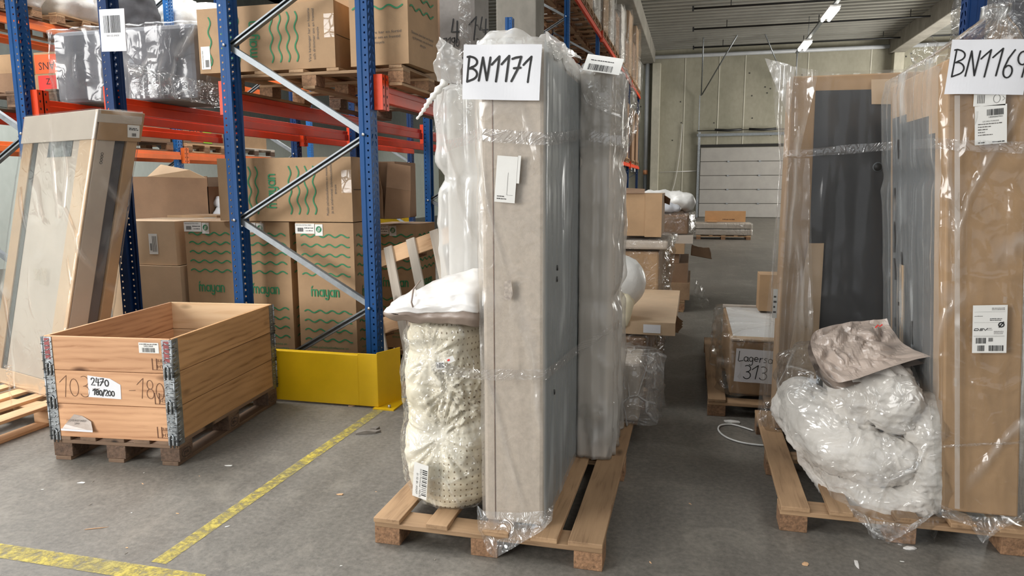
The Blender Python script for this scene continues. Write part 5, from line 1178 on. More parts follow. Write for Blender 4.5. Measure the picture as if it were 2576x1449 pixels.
# white and taupe mailer lying on the roll
r = empty('mailer_bag', (-1.09, 3.08, .985)); tag(r, 'white topped taupe mailer bag lying on the rolled cream mattress', 'bag')
PX0, PX1, PY0, PY1 = -.20, .215, -.25, .25
def pwv(p, nn, t, z): return nn*(.018*fbm((p.x*6, p.y*6, p.z*9), 3)+.008*ridge((p.x*9, p.y*9, p.z*4)))+Vector((0, 0, .012*fbm((p.x*9+5, p.y*9, 2), 3)+.008*ridge((p.x*8+p.y*5, p.y*4, 7))))
def ptaper(v):
    v = Vector(v); k = max(0, min(1, (v.x-PX0)/.36)); k = .48+.52*k**.8
    return Vector((v.x-(.02 if v.x < -.15 else 0)*(1-abs(v.y)*2), v.y, .045+(v.z-.045)*k if v.z > .045 else v.z+(1-k)*.02))
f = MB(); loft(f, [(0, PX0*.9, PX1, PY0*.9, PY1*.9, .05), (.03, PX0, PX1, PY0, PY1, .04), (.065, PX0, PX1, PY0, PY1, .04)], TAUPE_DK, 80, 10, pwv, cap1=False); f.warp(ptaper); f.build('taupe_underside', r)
f = MB(); loft(f, [(.060, PX0*1.01, PX1, PY0*1.01, PY1, .04), (.09, PX0, PX1, PY0*.99, PY1, .05), (.14, PX0*.86, PX1*.98, PY0*.86, PY1*.9, .08), (.185, PX0*.55, PX1*.9, PY0*.6, PY1*.7, .08), (.21, PX0*.15, PX1*.7, PY0*.3, PY1*.4, .05), (.218, .03, PX1*.5, PY0*.1, PY1*.2, .03)], MAILER, 100, 34, pwv); f.warp(ptaper); f.build('white_top', r)
off = Vector(r.location); f = MB(); sheet(f, [P(1045, 720, Y=2.88)-off, P(1040, 792, Y=2.86)-off, P(1003, 782, Y=2.88)-off, P(985, 765, Y=2.92)-off], MAILER, 12, 12, .012, 2, 14, False); f.build('corner_flap', r)
f = MB(); f.tube([P(1058, 705, Y=2.9)-off, P(1040, 728, Y=2.845)-off, P(1035, 760, Y=2.83)-off, P(1046, 798, Y=2.85)-off], .004, TAUPE_DK, 6); f.build('seam', r)  # crease in the bag, its shade drawn as a thin dark tube
# pale wrapped upright item on the left
r = wrapped('wrapped_upright_box', -1.19, -.90, 3.36, 4.2, .124, 2.05, FOAMW, F_WHITE, 'white wrapped upright item behind the mailer bag, left of the BN1171 sign', 'flat pack', .010, .05, 8, 'board', bands=((1.50, .06),), n=120, m=90, fine=.012, bevel=.02)
off = Vector(r.location)
f = MB(); sheet(f, [P(1103, 205, Y=3.33)-off, P(1175, 215, Y=3.30)-off, P(1165, 130, Y=3.30)-off, P(1104, 92, Y=3.33)-off], F_WHITE, 22, 22, .05, 5, 9, False); f.build('film_spout', r)
f = MB(); sheet(f, [P(1105, 340, Y=3.33)-off, P(1200, 330, Y=3.31)-off, P(1195, 190, Y=3.33)-off, P(1115, 195, Y=3.34)-off], F_CRINKLE, 26, 26, .05, 9, 9, False); f.build('loose_film', r)
f = MB(); tw = [P(1120, 205, Y=3.32), P(1098, 232, Y=3.3), P(1082, 252, Y=3.28), P(1070, 270, Y=3.28), P(1060, 285, Y=3.28), P(1048, 300, Y=3.28)]
sp = spline([tuple(q-off) for q in tw], 6); f.tube(sp, [.018*(1-.75*i/len(sp))*(1+.3*math.sin(i*1.6)) for i in range(len(sp))], SILK, 8); f.build('twisted_tail', r)
# second wrapped box on the right
r = wrapped('wrapped_upright_box', -.575, -.415, 3.66, 4.22, .124, 2.15, FOAMP, F_HALF, 'upright box in milky plastic with a barcode label lying on its top', 'flat pack', .006, .026, 21, 'board', bands=((1.58, .07), (.86, .03)), n=120, m=90, fine=.012, bevel=.01)
off = Vector(r.location)
f = MB(); loft(f, [(1.65, -.11, .12, -.29, .28, .05), (1.85, -.09, .17, -.30, .28, .06), (2.0, -.09, .15, -.29, .28, .06), (2.07, -.08, .11, -.26, .2, .06)], F_CRINKLE, 60, 24, lambda p, nn, t, z: .03*fbm((p.x*8, p.y*8, p.z*7), 3)); f.build('film_top', r)
lb = MB(); q0, q1, q2, q3 = P(1470, 178, Y=3.58), P(1552, 190, Y=3.58), P(1560, 158, Y=3.66), P(1462, 142, Y=3.64); M2 = face(q0-off, q1-q0, q3-q0); w_, h_ = (q1-q0).length, .115
lb.rect(-.01, w_+.01, 0, h_, LABEL, M2, .004); barcode(lb, M2, .012, w_-.03, .008, .05, .005, 7); scribble(lb, M2, .015, w_*.8, .075, .006, 6, INK, .005); lb.build('barcode_label', r)
lo = MB(); loft(lo, [(.01, -.06, .08, -.26, .25, .05), (.1, -.08, .11, -.30, .28, .05), (.3, -.08, .10, -.29, .28, .05)], F_CRINKLE, 60, 16, lambda p, nn, t, z: .03*fbm((p.x*9+4, p.y*9, p.z*9), 3)); lo.build('film_gather', r)
# stretched bands
def bandstrip(name, pts, wd, label, seed=0):
    mb = MB(); n = len(pts); vs = []
    sp = []
    for i in range(n-1):
        for k in range(10): sp.append(pts[i].lerp(pts[i+1], k/10))
    sp.append(pts[-1]); rows = 5
    for i, p in enumerate(sp):
        for j in range(rows+1):
            s_ = j/rows-.5; k = wd*(1+.25*noise.noise(Vector((i*.35, seed, 0)))); vs.append(p+Vector((.004*noise.noise(Vector((i*.5, j*2.1, seed))), -.004-.006*abs(noise.noise(Vector((j*3.3, i*.2, seed)))), s_*k)))
    mb.add(vs, [(i*(rows+1)+j, (i+1)*(rows+1)+j, (i+1)*(rows+1)+j+1, i*(rows+1)+j+1) for i in range(len(sp)-1) for j in range(rows)], F_BAND, None, True)
    return tag(mb.build(name), label, 'stretch film')
bandstrip('stretch_film_band', [P(1112, 372, Y=3.31), P(1208, 338, Y=2.80), P(1215, 340, Y=2.782), P(1375, 350, Y=2.782), P(1385, 350, X=-.562), P(1468, 338, X=-.562), P(1480, 340, Y=3.60), P(1568, 356, Y=3.62), P(1582, 358, Y=3.9)], .05, 'upper band of twisted stretch film tied round the centre boxes')
bandstrip('stretch_film_band', [P(1085, 920, Y=2.85), P(1150, 935, Y=2.83), P(1210, 942, Y=2.79), P(1215, 942, Y=2.782), P(1372, 942, Y=2.782), P(1380, 938, X=-.56), P(1452, 880, X=-.555), P(1545, 822, Y=3.64), P(1560, 815, Y=3.9)], .045, 'lower band of stretch film slanting round the centre boxes')
# clear bag and bundle behind on the centre pallet
r = wrapped('wrapped_bundle', -.62, -.29, 4.30, 4.72, .124, .50, CARD_GREY, F_SKIRT, 'goods in a loose crinkled clear bag at the rear of the centre pallet', 'bundle', .02, .10, 31, 'goods', n=80, m=40, fine=.03)
pallet(-.74, 5.68, 0, .92, 1.5, 'pallet behind the centre pallet in the aisle, under the flat carton', mb_=PAL)
wrapped('wrapped_bundle', -1.15, -.30, 5.0, 6.3, .147, .515, CARD_DK, F_CRINKLE, 'low bundle in crinkled film under the flat worn carton', 'bundle', .015, .06, 33, 'goods', n=60, m=24, fine=.03)
def flatp(o, FR, RT, TP, w_, d_, h_):
    lb = MB(); lb.rect(w_-.22, w_-.1, .015, .075, PAPER, FR, .002); lb.build('label', o)
    t_ = MB()
    for q in range(7): t_.add([(w_/2+.001, -d_/2+.02+.05*q, h_), (w_/2+.03+.02*(q % 2), -d_/2+.03+.05*q, h_*.6), (w_/2+.02, -d_/2+.07+.05*q, h_*.1), (w_/2+.001, -d_/2+.07+.05*q, .01)], [(0, 1, 2, 3)], CARD_WORN)
    t_.build('torn_end', o)
carton('flat_carton', -.78, -.10, 5.0, 6.6, .535, .625, 'long flat worn carton with a white label and torn end in the aisle', m=CARD_LT, tape=False, parts=flatp)
r = empty('foam_roll_bag', (-.47, 5.25, .63)); tag(r, 'rolled white and cream cushion in thin plastic on the flat worn carton', 'cushion roll')
f = MB(); fatroll(f, [(-.28, -.05, .15, .14), (-.05, -.12, .14, .15), (.08, -.14, .14, .14)], CREAM, 36, 14, .02, 5); f.build('cream_roll', r)
f = MB(); fatroll(f, [(-.34, -.02, .25, .19), (-.05, -.05, .25, .205), (.15, -.06, .25, .20)], SILK, 36, 10, .015, 9); f.build('white_end', r)
f = MB(); fatroll(f, [(.0, -.17, .19, .05), (.02, -.22, .10, .055), (.01, -.24, .0, .045), (.0, -.25, -.06, .02)], CREAM, 20, 8, .012, 7); f.build('hanging_end', r)
# next stack
pallet(-.72, 7.3, 0, .95, 1.3, 'second pallet of the aisle stack, under the film wrapped carton', mb_=PAL_DK)
wrapped('wrapped_carton', -1.15, -.30, 6.72, 7.8, .147, .965, CARD, F_CRINKLE, 'large carton in loose crinkled film under the flat wrapped piece', 'carton', .012, .06, 37, 'carton_body', n=70, m=40, fine=.03)
wrapped('wrapped_flat_pack', -1.15, -.22, 6.68, 7.75, .985, 1.07, CARD_GREY, F_CRINKLE, 'flat film wrapped pack between the film wrapped carton and the big brown carton', 'flat pack', .01, .03, 39, 'board', n=60, m=12, fine=.02)
def bigp(o, FR, RT, TP, w_, d_, h_):
    fl = MB(); fl.box(w_*.62-w_/2, w_/2+.004, -d_/2-.012, -d_/2-.004, -.008, h_-.004, CARD); fl.build('front_flap', o)
    fl = MB(); fl.add([(w_/2, d_/2-.2, h_-.02), (w_/2+.06, d_/2-.15, h_-.06), (w_/2+.05, d_/2-.05, h_-.12), (w_/2, d_/2-.05, h_-.1)], [(0, 1, 2, 3)], CARD_DK); fl.build('torn_flap', o, solid=.005)
    tp = MB(); tp.add([(-w_*.45, -d_/2-.02, h_+.004), (w_*.1, -d_/2-.01, h_+.004), (w_*.05, -.05, h_+.04), (-w_*.4, -.05, h_+.05)], [(0, 1, 2, 3)], CARD_DK); tp.build('top_flap', o, solid=.005)
carton('big_carton', -.68, -.29, 6.72, 7.45, 1.11, 1.50, 'big brown open carton on top of the second aisle stack', m=CARD, tape=False, parts=bigp)
# third stack
pallet(-.55, 9.75, 0, .95, 1.5, 'third pallet of the aisle stack, under the worn flat cartons', mb_=PAL)
carton('worn_carton', -1.0, -.02, 9.05, 10.4, .147, .36, 'lowest worn flat carton of the third aisle stack', m=CARD_WORN, tape=False)
carton('worn_carton', -1.0, -.05, 9.1, 10.4, .362, .60, 'second worn flat carton of the third aisle stack', m=CARD_DK, tape=False)
LASTC = carton('worn_carton', -.8, -.16, 9.12, 9.9, .602, .72, 'short dark carton third from the floor in the third aisle stack', m=CARD_DK, tape=False)
carton('worn_carton', -1.0, -.10, 9.08, 10.5, .722, .85, 'rounded worn carton under the thin board in the third aisle stack', m=CARD, tape=False)
carton('worn_carton', -1.0, -.0, 9.1, 10.5, .852, .95, 'thin cardboard board under the film wrapped box of the third aisle stack', m=CARD_GREY, tape=False)
wrapped('wrapped_carton', -.85, -.06, 9.25, 10.5, .955, 1.20, CARD_DK, F_CRINKLE, 'dark carton in crinkled film near the top of the third aisle stack', 'carton', .012, .06, 51, 'carton_body', n=60, m=16, fine=.03)
mb = MB(); fatroll(mb, [(-.75, 9.9, 1.36, .13), (-.35, 9.9, 1.36, .15), (.02, 9.85, 1.34, .14)], SILK, 30, 12, .04, 3); tag(mb.build('film_bag'), 'puffy clear bag of padding on top of the third aisle stack', 'bag')
mb = MB(); fatroll(mb, [(-.5, 9.45, 1.28, .07), (-.3, 9.45, 1.28, .075), (-.16, 9.45, 1.27, .05)], SILVER, 24, 10, .02, 6); tag(mb.build('film_bag'), 'flat greyish plastic bag in front of the puffy bag on the third aisle stack', 'bag')
mb = MB(); sheet(mb, [(-.02, 9.6, .66), (.25, 9.75, .6), (.22, 9.8, .72), (-.02, 9.7, .78)], CARD_DK, 8, 8, .02, 2); o = mb.build('torn_flap', solid=.008); o.parent = LASTC; o.matrix_parent_inverse = LASTC.matrix_basis.inverted()
mb = MB(); sheet(mb, [(.0, 9.3, .02), (.22, 9.35, .01), (.22, 9.6, .12), (.05, 9.55, .35)], F_CRINKLE, 14, 14, .04, 2, 9, False); tag(mb.build('film_scrap'), 'crumpled clear film on the floor beside the third aisle stack', 'plastic film')
# far pallet by the door
pallet(.84, 21.7, 0, 1.5, .9, 'pallet standing alone in the aisle before the far door', mb_=PAL_LT, runner=False)
wrapped('wrapped_mattress', .06, 1.62, 21.25, 22.15, .125, .29, CARD_GREY, F_CRINKLE, 'lower film wrapped slab on the lone pallet before the far door', 'flat pack', .01, .03, 61, 'slab', n=50, m=8)
wrapped('wrapped_mattress', .04, 1.60, 21.27, 22.15, .305, .46, CARD_GREY, F_CRINKLE, 'upper film wrapped slab on the lone pallet before the far door', 'flat pack', .01, .03, 63, 'slab', n=50, m=8)
OB = mat('light brown board', (200, 152, 104), .7, .05, 4)
carton('board', .32, 1.46, 21.72, 21.78, .485, .80, 'long light brown board standing on edge on the lone pallet', 'board', m=OB, tape=False, draw=lambda mb, FR, RT, TP, w_, d_, h_: scribble(mb, FR, .5, .85, .06, .03, 3, GREYINK))
carton('small_carton', .38, .66, 21.5, 21.7, .485, .53, 'small flat carton in front of the standing board on the lone pallet', m=OB, tape=False)
# pallet with the storage sale sign
pallet(.66, 5.95, 0, 1.05, 2.05, 'pallet on the right of the aisle under the boxed mattress with the 313 sign', runner=False, mb_=PAL, deck=[(-.465, .12), (-.1, .1), (.2, .1), (.46, .12)])
r = empty('boxed_mattress', (.80, 5.75, .124)); tag(r, 'low boxed mattress in clear plastic with a handwritten 313 sign, right of the aisle', 'mattress'); off = Vector(r.location)
c = MB(); c.box(-.52, .5, -.68, .72, .002, .38, CARD); c.build('carton_base', r, .01)
c = MB(); c.box(-.50, .5, -.60, .70, .382, .392, FOAMW); c.build('white_sheet', r, .004)
c = MB(); c.box(-.525, .5, -.685, -.58, .383, .398, CARD_LT); c.box(-.525, .5, .68, .73, .383, .41, CARD_GREY); c.build('edge_guard', r, .004)
f = MB(); loft(f, [(.01, -.55, .52, -.70, .73, .03), (.2, -.54, .52, -.70, .73, .03), (.37, -.53, .52, -.69, .73, .03), (.408, -.52, .5, -.68, .72, .04)], F_CLEAR, 90, 30, foldfn(71, .05, .02)); f.build('plastic_film', r)
f = MB(); sheet(f, [P(1812, 930, Y=5.02)-off, P(1850, 950, Y=5.0)-off, P(1838, 1000, Y=5.0)-off, P(1808, 960, Y=5.02)-off], F_CRINKLE, 12, 12, .03, 2, 12, False); f.build('film_flap', r)
def d313(mb, M, w_, h_): pen(mb, 'Lagersalg', h_*.30, w_*.05, h_*.62, h_*.022, INK, M, .0012, 1.15, 0, 5); pen(mb, '313', h_*.42, w_*.20, h_*.10, h_*.026, INK, M, .0012, 1.15, 0, 6)
y5 = 4.975; tl = P(1849, 876, Y=y5); ex = Vector((.297, .02, -.012)); ez = Vector((0, 0, -.232))
paper_sign(r, [tl, tl+ex, tl+ex+ez, tl+ez], y5, '', d313)
stick(r, 1905, 800, 5.9, .0, .0, 0, lambda *q: None) if False else None
lb = MB(); lb.rect(-.05, .15, .0, .10, LABEL, Matrix.Translation((-.1, .05, .3935))); scribble(lb, Matrix.Translation((-.1, .05, .3935)), -.04, .14, .06, .02, 3, PRINT); scribble(lb, Matrix.Translation((-.1, .05, .3935)), -.04, .14, .02, .015, 6, PRINT); lb.build('label', r)
carton('small_carton', .55, .95, 6.18, 6.42, .535, .84, 'small brown carton standing on the boxed mattress with the 313 sign', m=CARD, tape=False)
# white cord on the floor and debris
pts = [(.42, 4.66), (.30, 4.75), (.22, 4.72), (.20, 4.62), (.24, 4.5), (.33, 4.42), (.46, 4.40), (.55, 4.44)]
mb = MB(); mb.tube([(x, y, .007) for x, y in [q[:2] for q in spline([(a_, b_, 0) for a_, b_ in pts], 8)]], .006, FOAMW, 6); tag(mb.build('plastic_strap'), 'loop of white plastic strap on the floor before the pallet with the 313 sign', 'strap')
mb = MB(); mb.tube([(x, y, .007) for x, y in [q[:2] for q in spline([(.3, 5.25, 0), (.42, 5.35, 0), (.52, 5.28, 0), (.58, 5.12, 0)], 8)]], .006, FOAMW, 6); tag(mb.build('plastic_strap'), 'white plastic strap in the shadow under the pallet with the 313 sign', 'strap')
def scrap(px, py, wd, dp, hgt, rz, m, name, label, cat='debris'):
    p = P(px, py, Z=0); mb = MB(); r_ = random.Random(px); n = 7; ang = [math.tau*k/n for k in range(n)]; rr = [r_.uniform(.6, 1) for _ in ang]
    top = [(math.cos(a_)*wd/2*q, math.sin(a_)*dp/2*q, hgt*r_.uniform(.4, 1)) for a_, q in zip(ang, rr)]; bot = [(v[0], v[1], .0012) for v in top]
    mb.add(bot+top+[(0, 0, hgt)], [tuple(reversed(range(n)))]+[(k, (k+1) % n, n+(k+1) % n, n+k) for k in range(n)]+[(n+k, n+(k+1) % n, 2*n) for k in range(n)], m); o = mb.build(name, loc=(p.x, p.y, 0), rot=(0, 0, rz)); return tag(o, label, cat)
scrap(925, 1090, .17, .05, .025, .5, DEBRIS, 'board_scrap', 'larger grey splintered scrap on the floor right of the yellow guard')
scrap(945, 1080, .08, .035, .02, 1.0, DEBRIS, 'board_scrap', 'smaller grey scrap against the larger one near the yellow guard')
scrap(855, 1245, .05, .02, .006, .2, PAL_LT, 'wood_chip', 'pale wood chip on the floor right of the yellow line')
scrap(885, 1022, .06, .03, .006, .4, PAL_LT, 'wood_chip', 'pale chip on the floor in front of the yellow guard')
scrap(240, 1330, .12, .008, .004, .5, PAL_LT, 'wood_splinter', 'thin wood splinter on the floor at the lower left')
scrap(205, 1215, .05, .025, .004, .3, LABEL, 'paper_scrap', 'white scrap on the floor in front of the crate')
scrap(2290, 1382, .07, .03, .012, .3, MAILER, 'film_scrap', 'crumpled film scrap on the floor below the bagged quilts')
scrap(2025, 1420, .05, .03, .006, .9, PAL_LT, 'wood_chip', 'pale chip on the floor at the bottom, right of the centre pallet')
scrap(2155, 1420, .09, .02, .006, 1.5, MAILER, 'film_scrap', 'thin strip of film on the floor at the bottom right of centre')
scrap(1845, 1063, .14, .06, .012, .1, LABEL, 'paper_scrap', 'ragged white paper scrap at the corner of the pallet with the 313 sign')
scrap(575, 1172, .06, .02, .004, .2, LABEL, 'paper_scrap', 'small white scrap on the floor right of the crate')
for k in range(26): scrap(RND.uniform(30, 1150) if k < 18 else RND.uniform(1620, 2500), RND.uniform(1170, 1440), RND.uniform(.012, .03), .008, .003, k, [PAL_LT, LABEL, DEBRIS][k % 3], 'paper_fleck', 'tiny pale fleck lying on the concrete floor')['group'] = 'flecks on the floor'

# ================================================================== right pallet and its load
pallet(.94, 4.02, 0, 1.02, 1.45, 'open wooden pallet on the right carrying the quilts and brown boxes', deck=[(-.447, .125), (-.25, .10), (.02, .1), (.24, .1), (.44, .125)], runner=False, mb_=PAL, bl=CHIP)
# box with dark panel at the back
r = empty('wrapped_panel_box', (.93, 4.50, .124)); tag(r, 'tall brown box with a dark slate front panel, behind the white quilts', 'flat pack'); off = Vector(r.location)
c = MB(); c.box(-.42, .42, -.12, .12, .002, 2.06, CARD); c.build('carton_body', r, .008)
def onback(px, py, d=.0): return P(px, py, Y=4.38-d)-off
def patch(name, pts, m, d, th=.004):
    c = MB(); vs = [onback(*q, d) for q in pts]; n = len(vs); c.add(vs+[v+Vector((0, th, 0)) for v in vs], [tuple(reversed(range(n))), tuple(n+k for k in range(n))]+[(k, (k+1) % n, n+(k+1) % n, n+k) for k in range(n)], m); return c.build(name, r)
patch('slate_panel', [(2052, 228), (2330, 222), (2280, 1000), (2020, 1000)], SLATE, .004)
patch('corner_patch', [(2192, 200), (2330, 196), (2330, 262), (2193, 262)], CARD_LT, .012)
patch('side_flap', [(2034, 612), (2073, 612), (2050, 1010), (1965, 1010)], CARD_LT, .02)
c = MB(); q = onback(2208, 420, .0065); c.tube([q, q+Vector((0, -.003, 0))], .026, GREYFAB, 20); c.tube([q+Vector((0, -.003, 0)), q+Vector((0, -.004, 0))], .022, BLACKM, 20); c.build('round_grip_hole', r)
f = MB(); loft(f, [(.0, -.47, .44, -.17, .14, .04), (.08, -.46, .44, -.16, .14, .04), (.5, -.44, .44, -.15, .14, .04), (1.0, -.44, .44, -.14, .14, .04), (1.55, -.43, .44, -.13, .14, .04), (1.75, -.445, .44, -.13, .14, .04), (2.03, -.46, .43, -.13, .14, .05), (2.075, -.43, .42, -.12, .12, .05)], F_PANEL, 140, 100, foldfn(81, .007, .004, ((1.60, .05), (.75, .03)))); f.build('plastic_film', r)
F_DRAPE = film('hanging film folds', .17, (240, 232, 222), .15, 3.0, (1, 1, .12), .06, .6, .9, 6, fine=.06, diag=.15)
def drape(cs, seed, amp):
    mb = MB(); sheet(mb, cs, F_DRAPE, 44, 60, .004, seed, 8, False); k = seed*1.7
    mb.v = [v+Vector((0, -amp*max(0, .3+noise.noise(Vector((v.x*26+k, v.z*1.2, k)))), 0)) for v in mb.v]; return mb
drape([P(1903, 1068, Y=4.27)-off, P(2050, 1060, Y=4.24)-off, P(2036, 398, Y=4.26)-off, P(1962, 398, Y=4.30)-off], 3, .05).build('film_drape', r)
drape([P(1962, 398, Y=4.30)-off, P(2010, 392, Y=4.26)-off, P(2060, 178, Y=4.30)-off, P(1936, 160, Y=4.34)-off], 8, .04).build('film_drape', r)
f = MB(); sheet(f, [P(1985, 300, Y=4.36)-off, P(2000, 170, Y=4.36)-off, P(1945, 150, Y=4.37)-off, P(1924, 148, Y=4.38)-off], F_WHITE, 16, 24, .03, 3, 12, False); f.build('film_ear', r)
f = MB(); sheet(f, [P(1920, 990, Y=4.35)-off, P(1975, 1020, Y=4.28)-off, P(1960, 1085, Y=4.25)-off, P(1893, 1062, Y=4.25)-off], F_CRINKLE, 18, 18, .04, 7, 10, False); f.build('film_gather', r)
stick(r, 1942, 800, 4.29, .025, .17, .0, lambda lb, M, w_, h_: [scribble(lb, M, .004, .02, .03+.03*q, .012, q, INK, .001) for q in range(4)])
# right box, leaning a little to the left
r = empty('wrapped_box_spring', (1.20, 3.80, .124)); tag(r, 'tall brown boxed bed base in clear plastic at the right, with the BN1169 sign', 'bed base'); off = Vector(r.location)
CRE = [[(2455, 420), (2500, 500), (2576, 565)], [(2390, 500), (2440, 545), (2470, 560)], [(2505, 470), (2530, 540), (2576, 590)], [(2465, 600), (2500, 665)], [(2530, 470), (2576, 505)], [(2412, 560), (2402, 640), (2408, 700)], [(2430, 690), (2490, 702), (2550, 690)], [(2450, 965), (2530, 985), (2560, 960)], [(2500, 700), (2545, 770), (2576, 850)], [(2420, 400), (2440, 330), (2470, 255)], [(2545, 640), (2576, 700)], [(2470, 1000), (2480, 1080)], [(2430, 880), (2450, 920), (2500, 940)]]
def _unlean(p): return Vector((p.x+.065*(p.z-.9), p.y, p.z))
CSEG = []
for l_ in CRE:
    q_ = [_unlean(P(*a_, Y=3.345)-off) for a_ in l_]; CSEG += list(zip(q_, q_[1:]))
def creased(g, segs, hgt=.011, wd=.020):
    def f_(p, nn, t, z):
        d = g(p, nn, t, z)
        if nn.y < -.6:
            b = 0
            for a_, c_ in segs:
                ab = Vector((c_.x-a_.x, 0, c_.z-a_.z)); ap = Vector((p.x-a_.x, 0, p.z-a_.z)); u = max(0, min(1, ap.dot(ab)/max(ab.length_squared, 1e-9))); e = (ap-ab*u).length
                if e < wd: b = max(b, (1-e/wd)*(1-.5*abs(u-.5)))
            d += hgt*b
        return d
    return f_
def lean(v): v = Vector(v); return v+Vector((-.065*(v.z-.9)-.0, 0, 0))
def bleaned(mb, name, bevel=0): mb.warp(lean); return mb.build(name, r, bevel)
xa, xb, ya, yb, H_ = -.14, .155, -.43, .46, 1.97
c = MB(); c.box(xa, xb, ya, yb, .02, H_, CARD); bleaned(c, 'carton_body', .008)
c = MB()
for a0, a1, b0, b1 in ((ya+.15, yb-.06, .3, 1.68), (ya+.24, yb-.2, 1.68, 1.76), (yb-.3, yb-.06, 1.68, 1.8)): c.box(xa-.004, xa, a0, a1, b0, b1, SLATE)
bleaned(c, 'slate_panel')
c = MB(); c.box(xa-.012, xa-.006, yb-.30, yb-.23, .2, 1.05, CARD_LT); bleaned(c, 'loose_flap')
f = MB(); loft(f, [(.0, xa-.02, xb+.02, ya-.025, yb+.03, .02), (.1, xa-.015, xb+.015, ya-.015, yb+.03, .02), (1.0, xa-.02, xb+.01, ya-.01, yb+.03, .02), (1.9, xa-.03, xb+.01, ya-.01, yb+.03, .03), (1.99, xa-.02, xb, ya, yb, .05), (2.06, xa*.6+.03, xb*.7+.03, ya*.6-.14, yb*.3, .06), (2.13, .02, .08, ya+.03, ya+.12, .03), (2.18, .02, .09, ya+.02, ya+.1, .03)], F_HAZE, 260, 230, creased(foldfn(91, .012, .005, ((1.5, .05),)), CSEG)); o = bleaned(f, 'plastic_film'); o.data.materials.append(F_SIDE)
for p_ in o.data.polygons:
    if p_.normal.x < -.75: p_.material_index = 1
f = MB(); sheet(f, [P(2275, 175, Y=3.9)-off, P(2385, 150, Y=3.4)-off, P(2350, 100, Y=3.5)-off, P(2338, 85, Y=3.55)-off], F_CRINKLE, 18, 18, .03, 4, 10, False); f.build('film_ear', r)
f = MB(); sheet(f, [P(2440, 100, Y=3.33)-off, P(2576, 100, Y=3.33)-off, P(2530, 12, Y=3.35)-off, P(2495, 5, Y=3.35)-off], F_CRINKLE, 22, 22, .05, 14, 9, False); f.build('tied_top', r)
f = MB(); sx_ = [P(2408, y_, Y=3.345)-off for y_ in range(240, 1300, 40)]; vs = [q+Vector((dx, 0, 0)) for q in sx_ for dx in (-.010, .010)]; f.add(vs, [(2*k, 2*k+2, 2*k+3, 2*k+1) for k in range(len(sx_)-1)], F_WHITE); f.build('welded_seam', r)
tp_ = [P(2365, 1270, Y=3.36), P(2450, 1300, Y=3.34), P(2560, 1300, Y=3.34), P(2576, 1290, Y=3.4)]
ti_ = [P(2370, 1300, Y=3.30), P(2440, 1322, Y=3.285), P(2470, 1366, Y=3.28), P(2530, 1325, Y=3.285), P(2570, 1310, Y=3.3)]
skirt([q-off for q in tp_], [q-off for q in ti_], 8).build('film_skirt', r)
def d69(mb, M, w_, h_): pen(mb, 'BN1169', h_*.50, w_*.05, h_*.32, h_*.028, INK, M, .0012, w_*.90/(h_*.48*2.95), .0, 9)
Yp = 3.325
paper_sign(r, [P(2383, 100, Y=Yp), P(2577, 102, Y=Yp), P(2577, 238, Y=Yp), P(2378, 236, Y=Yp)], Yp, '', d69, curl=-.012)
def dlab(lb, M, w_, h_):
    barcode(lb, M, w_*.38, w_*.9, h_*.74, h_*.9, .001, 5); lb.text('140000007001', h_*.04, INK, M, w_*.65, h_*.68, .001, 'C'); lb.text('LIS DELI FORSIDE', h_*.035, PRINT, M, w_*.5, h_*.58, .001, 'C')
    for q, (a_, b_) in enumerate(((.1, .85), (.1, .5), (.1, .4), (.1, .35), (.1, .6))): scribble(lb, M, w_*a_, w_*b_, h_*(.52-.07*q), h_*.025, q, PRINT, .001)
    scribble(lb, M, w_*.1, w_*.35, h_*.04, h_*.04, 7, INK, .001); scribble(lb, M, w_*.55, w_*.95, h_*.04, h_*.03, 8, INK, .001)
stick(r, 2452, 366, 3.335, .115, .155, .08, dlab, name='shipping_label')
def clab(lb, M, w_, h_):
    for q in range(5): lb.rect(w_*(.12+.05*q), w_*(.14+.05*q), h_*.2, h_*.8, PRINT, M, .001)
    lb.stroke(arc(w_*.72, h_*.5, h_*.22, h_*.3, 0, 360, 12), .0015, PRINT, M, .001, closed=True); lb.stroke([(w_*.9, h_*.35), (w_*.97, h_*.5), (w_*.9, h_*.65)], .0015, PRINT, M, .001)
stick(r, 2448, 268, 3.335, .115, .055, .02, clab, name='care_label')
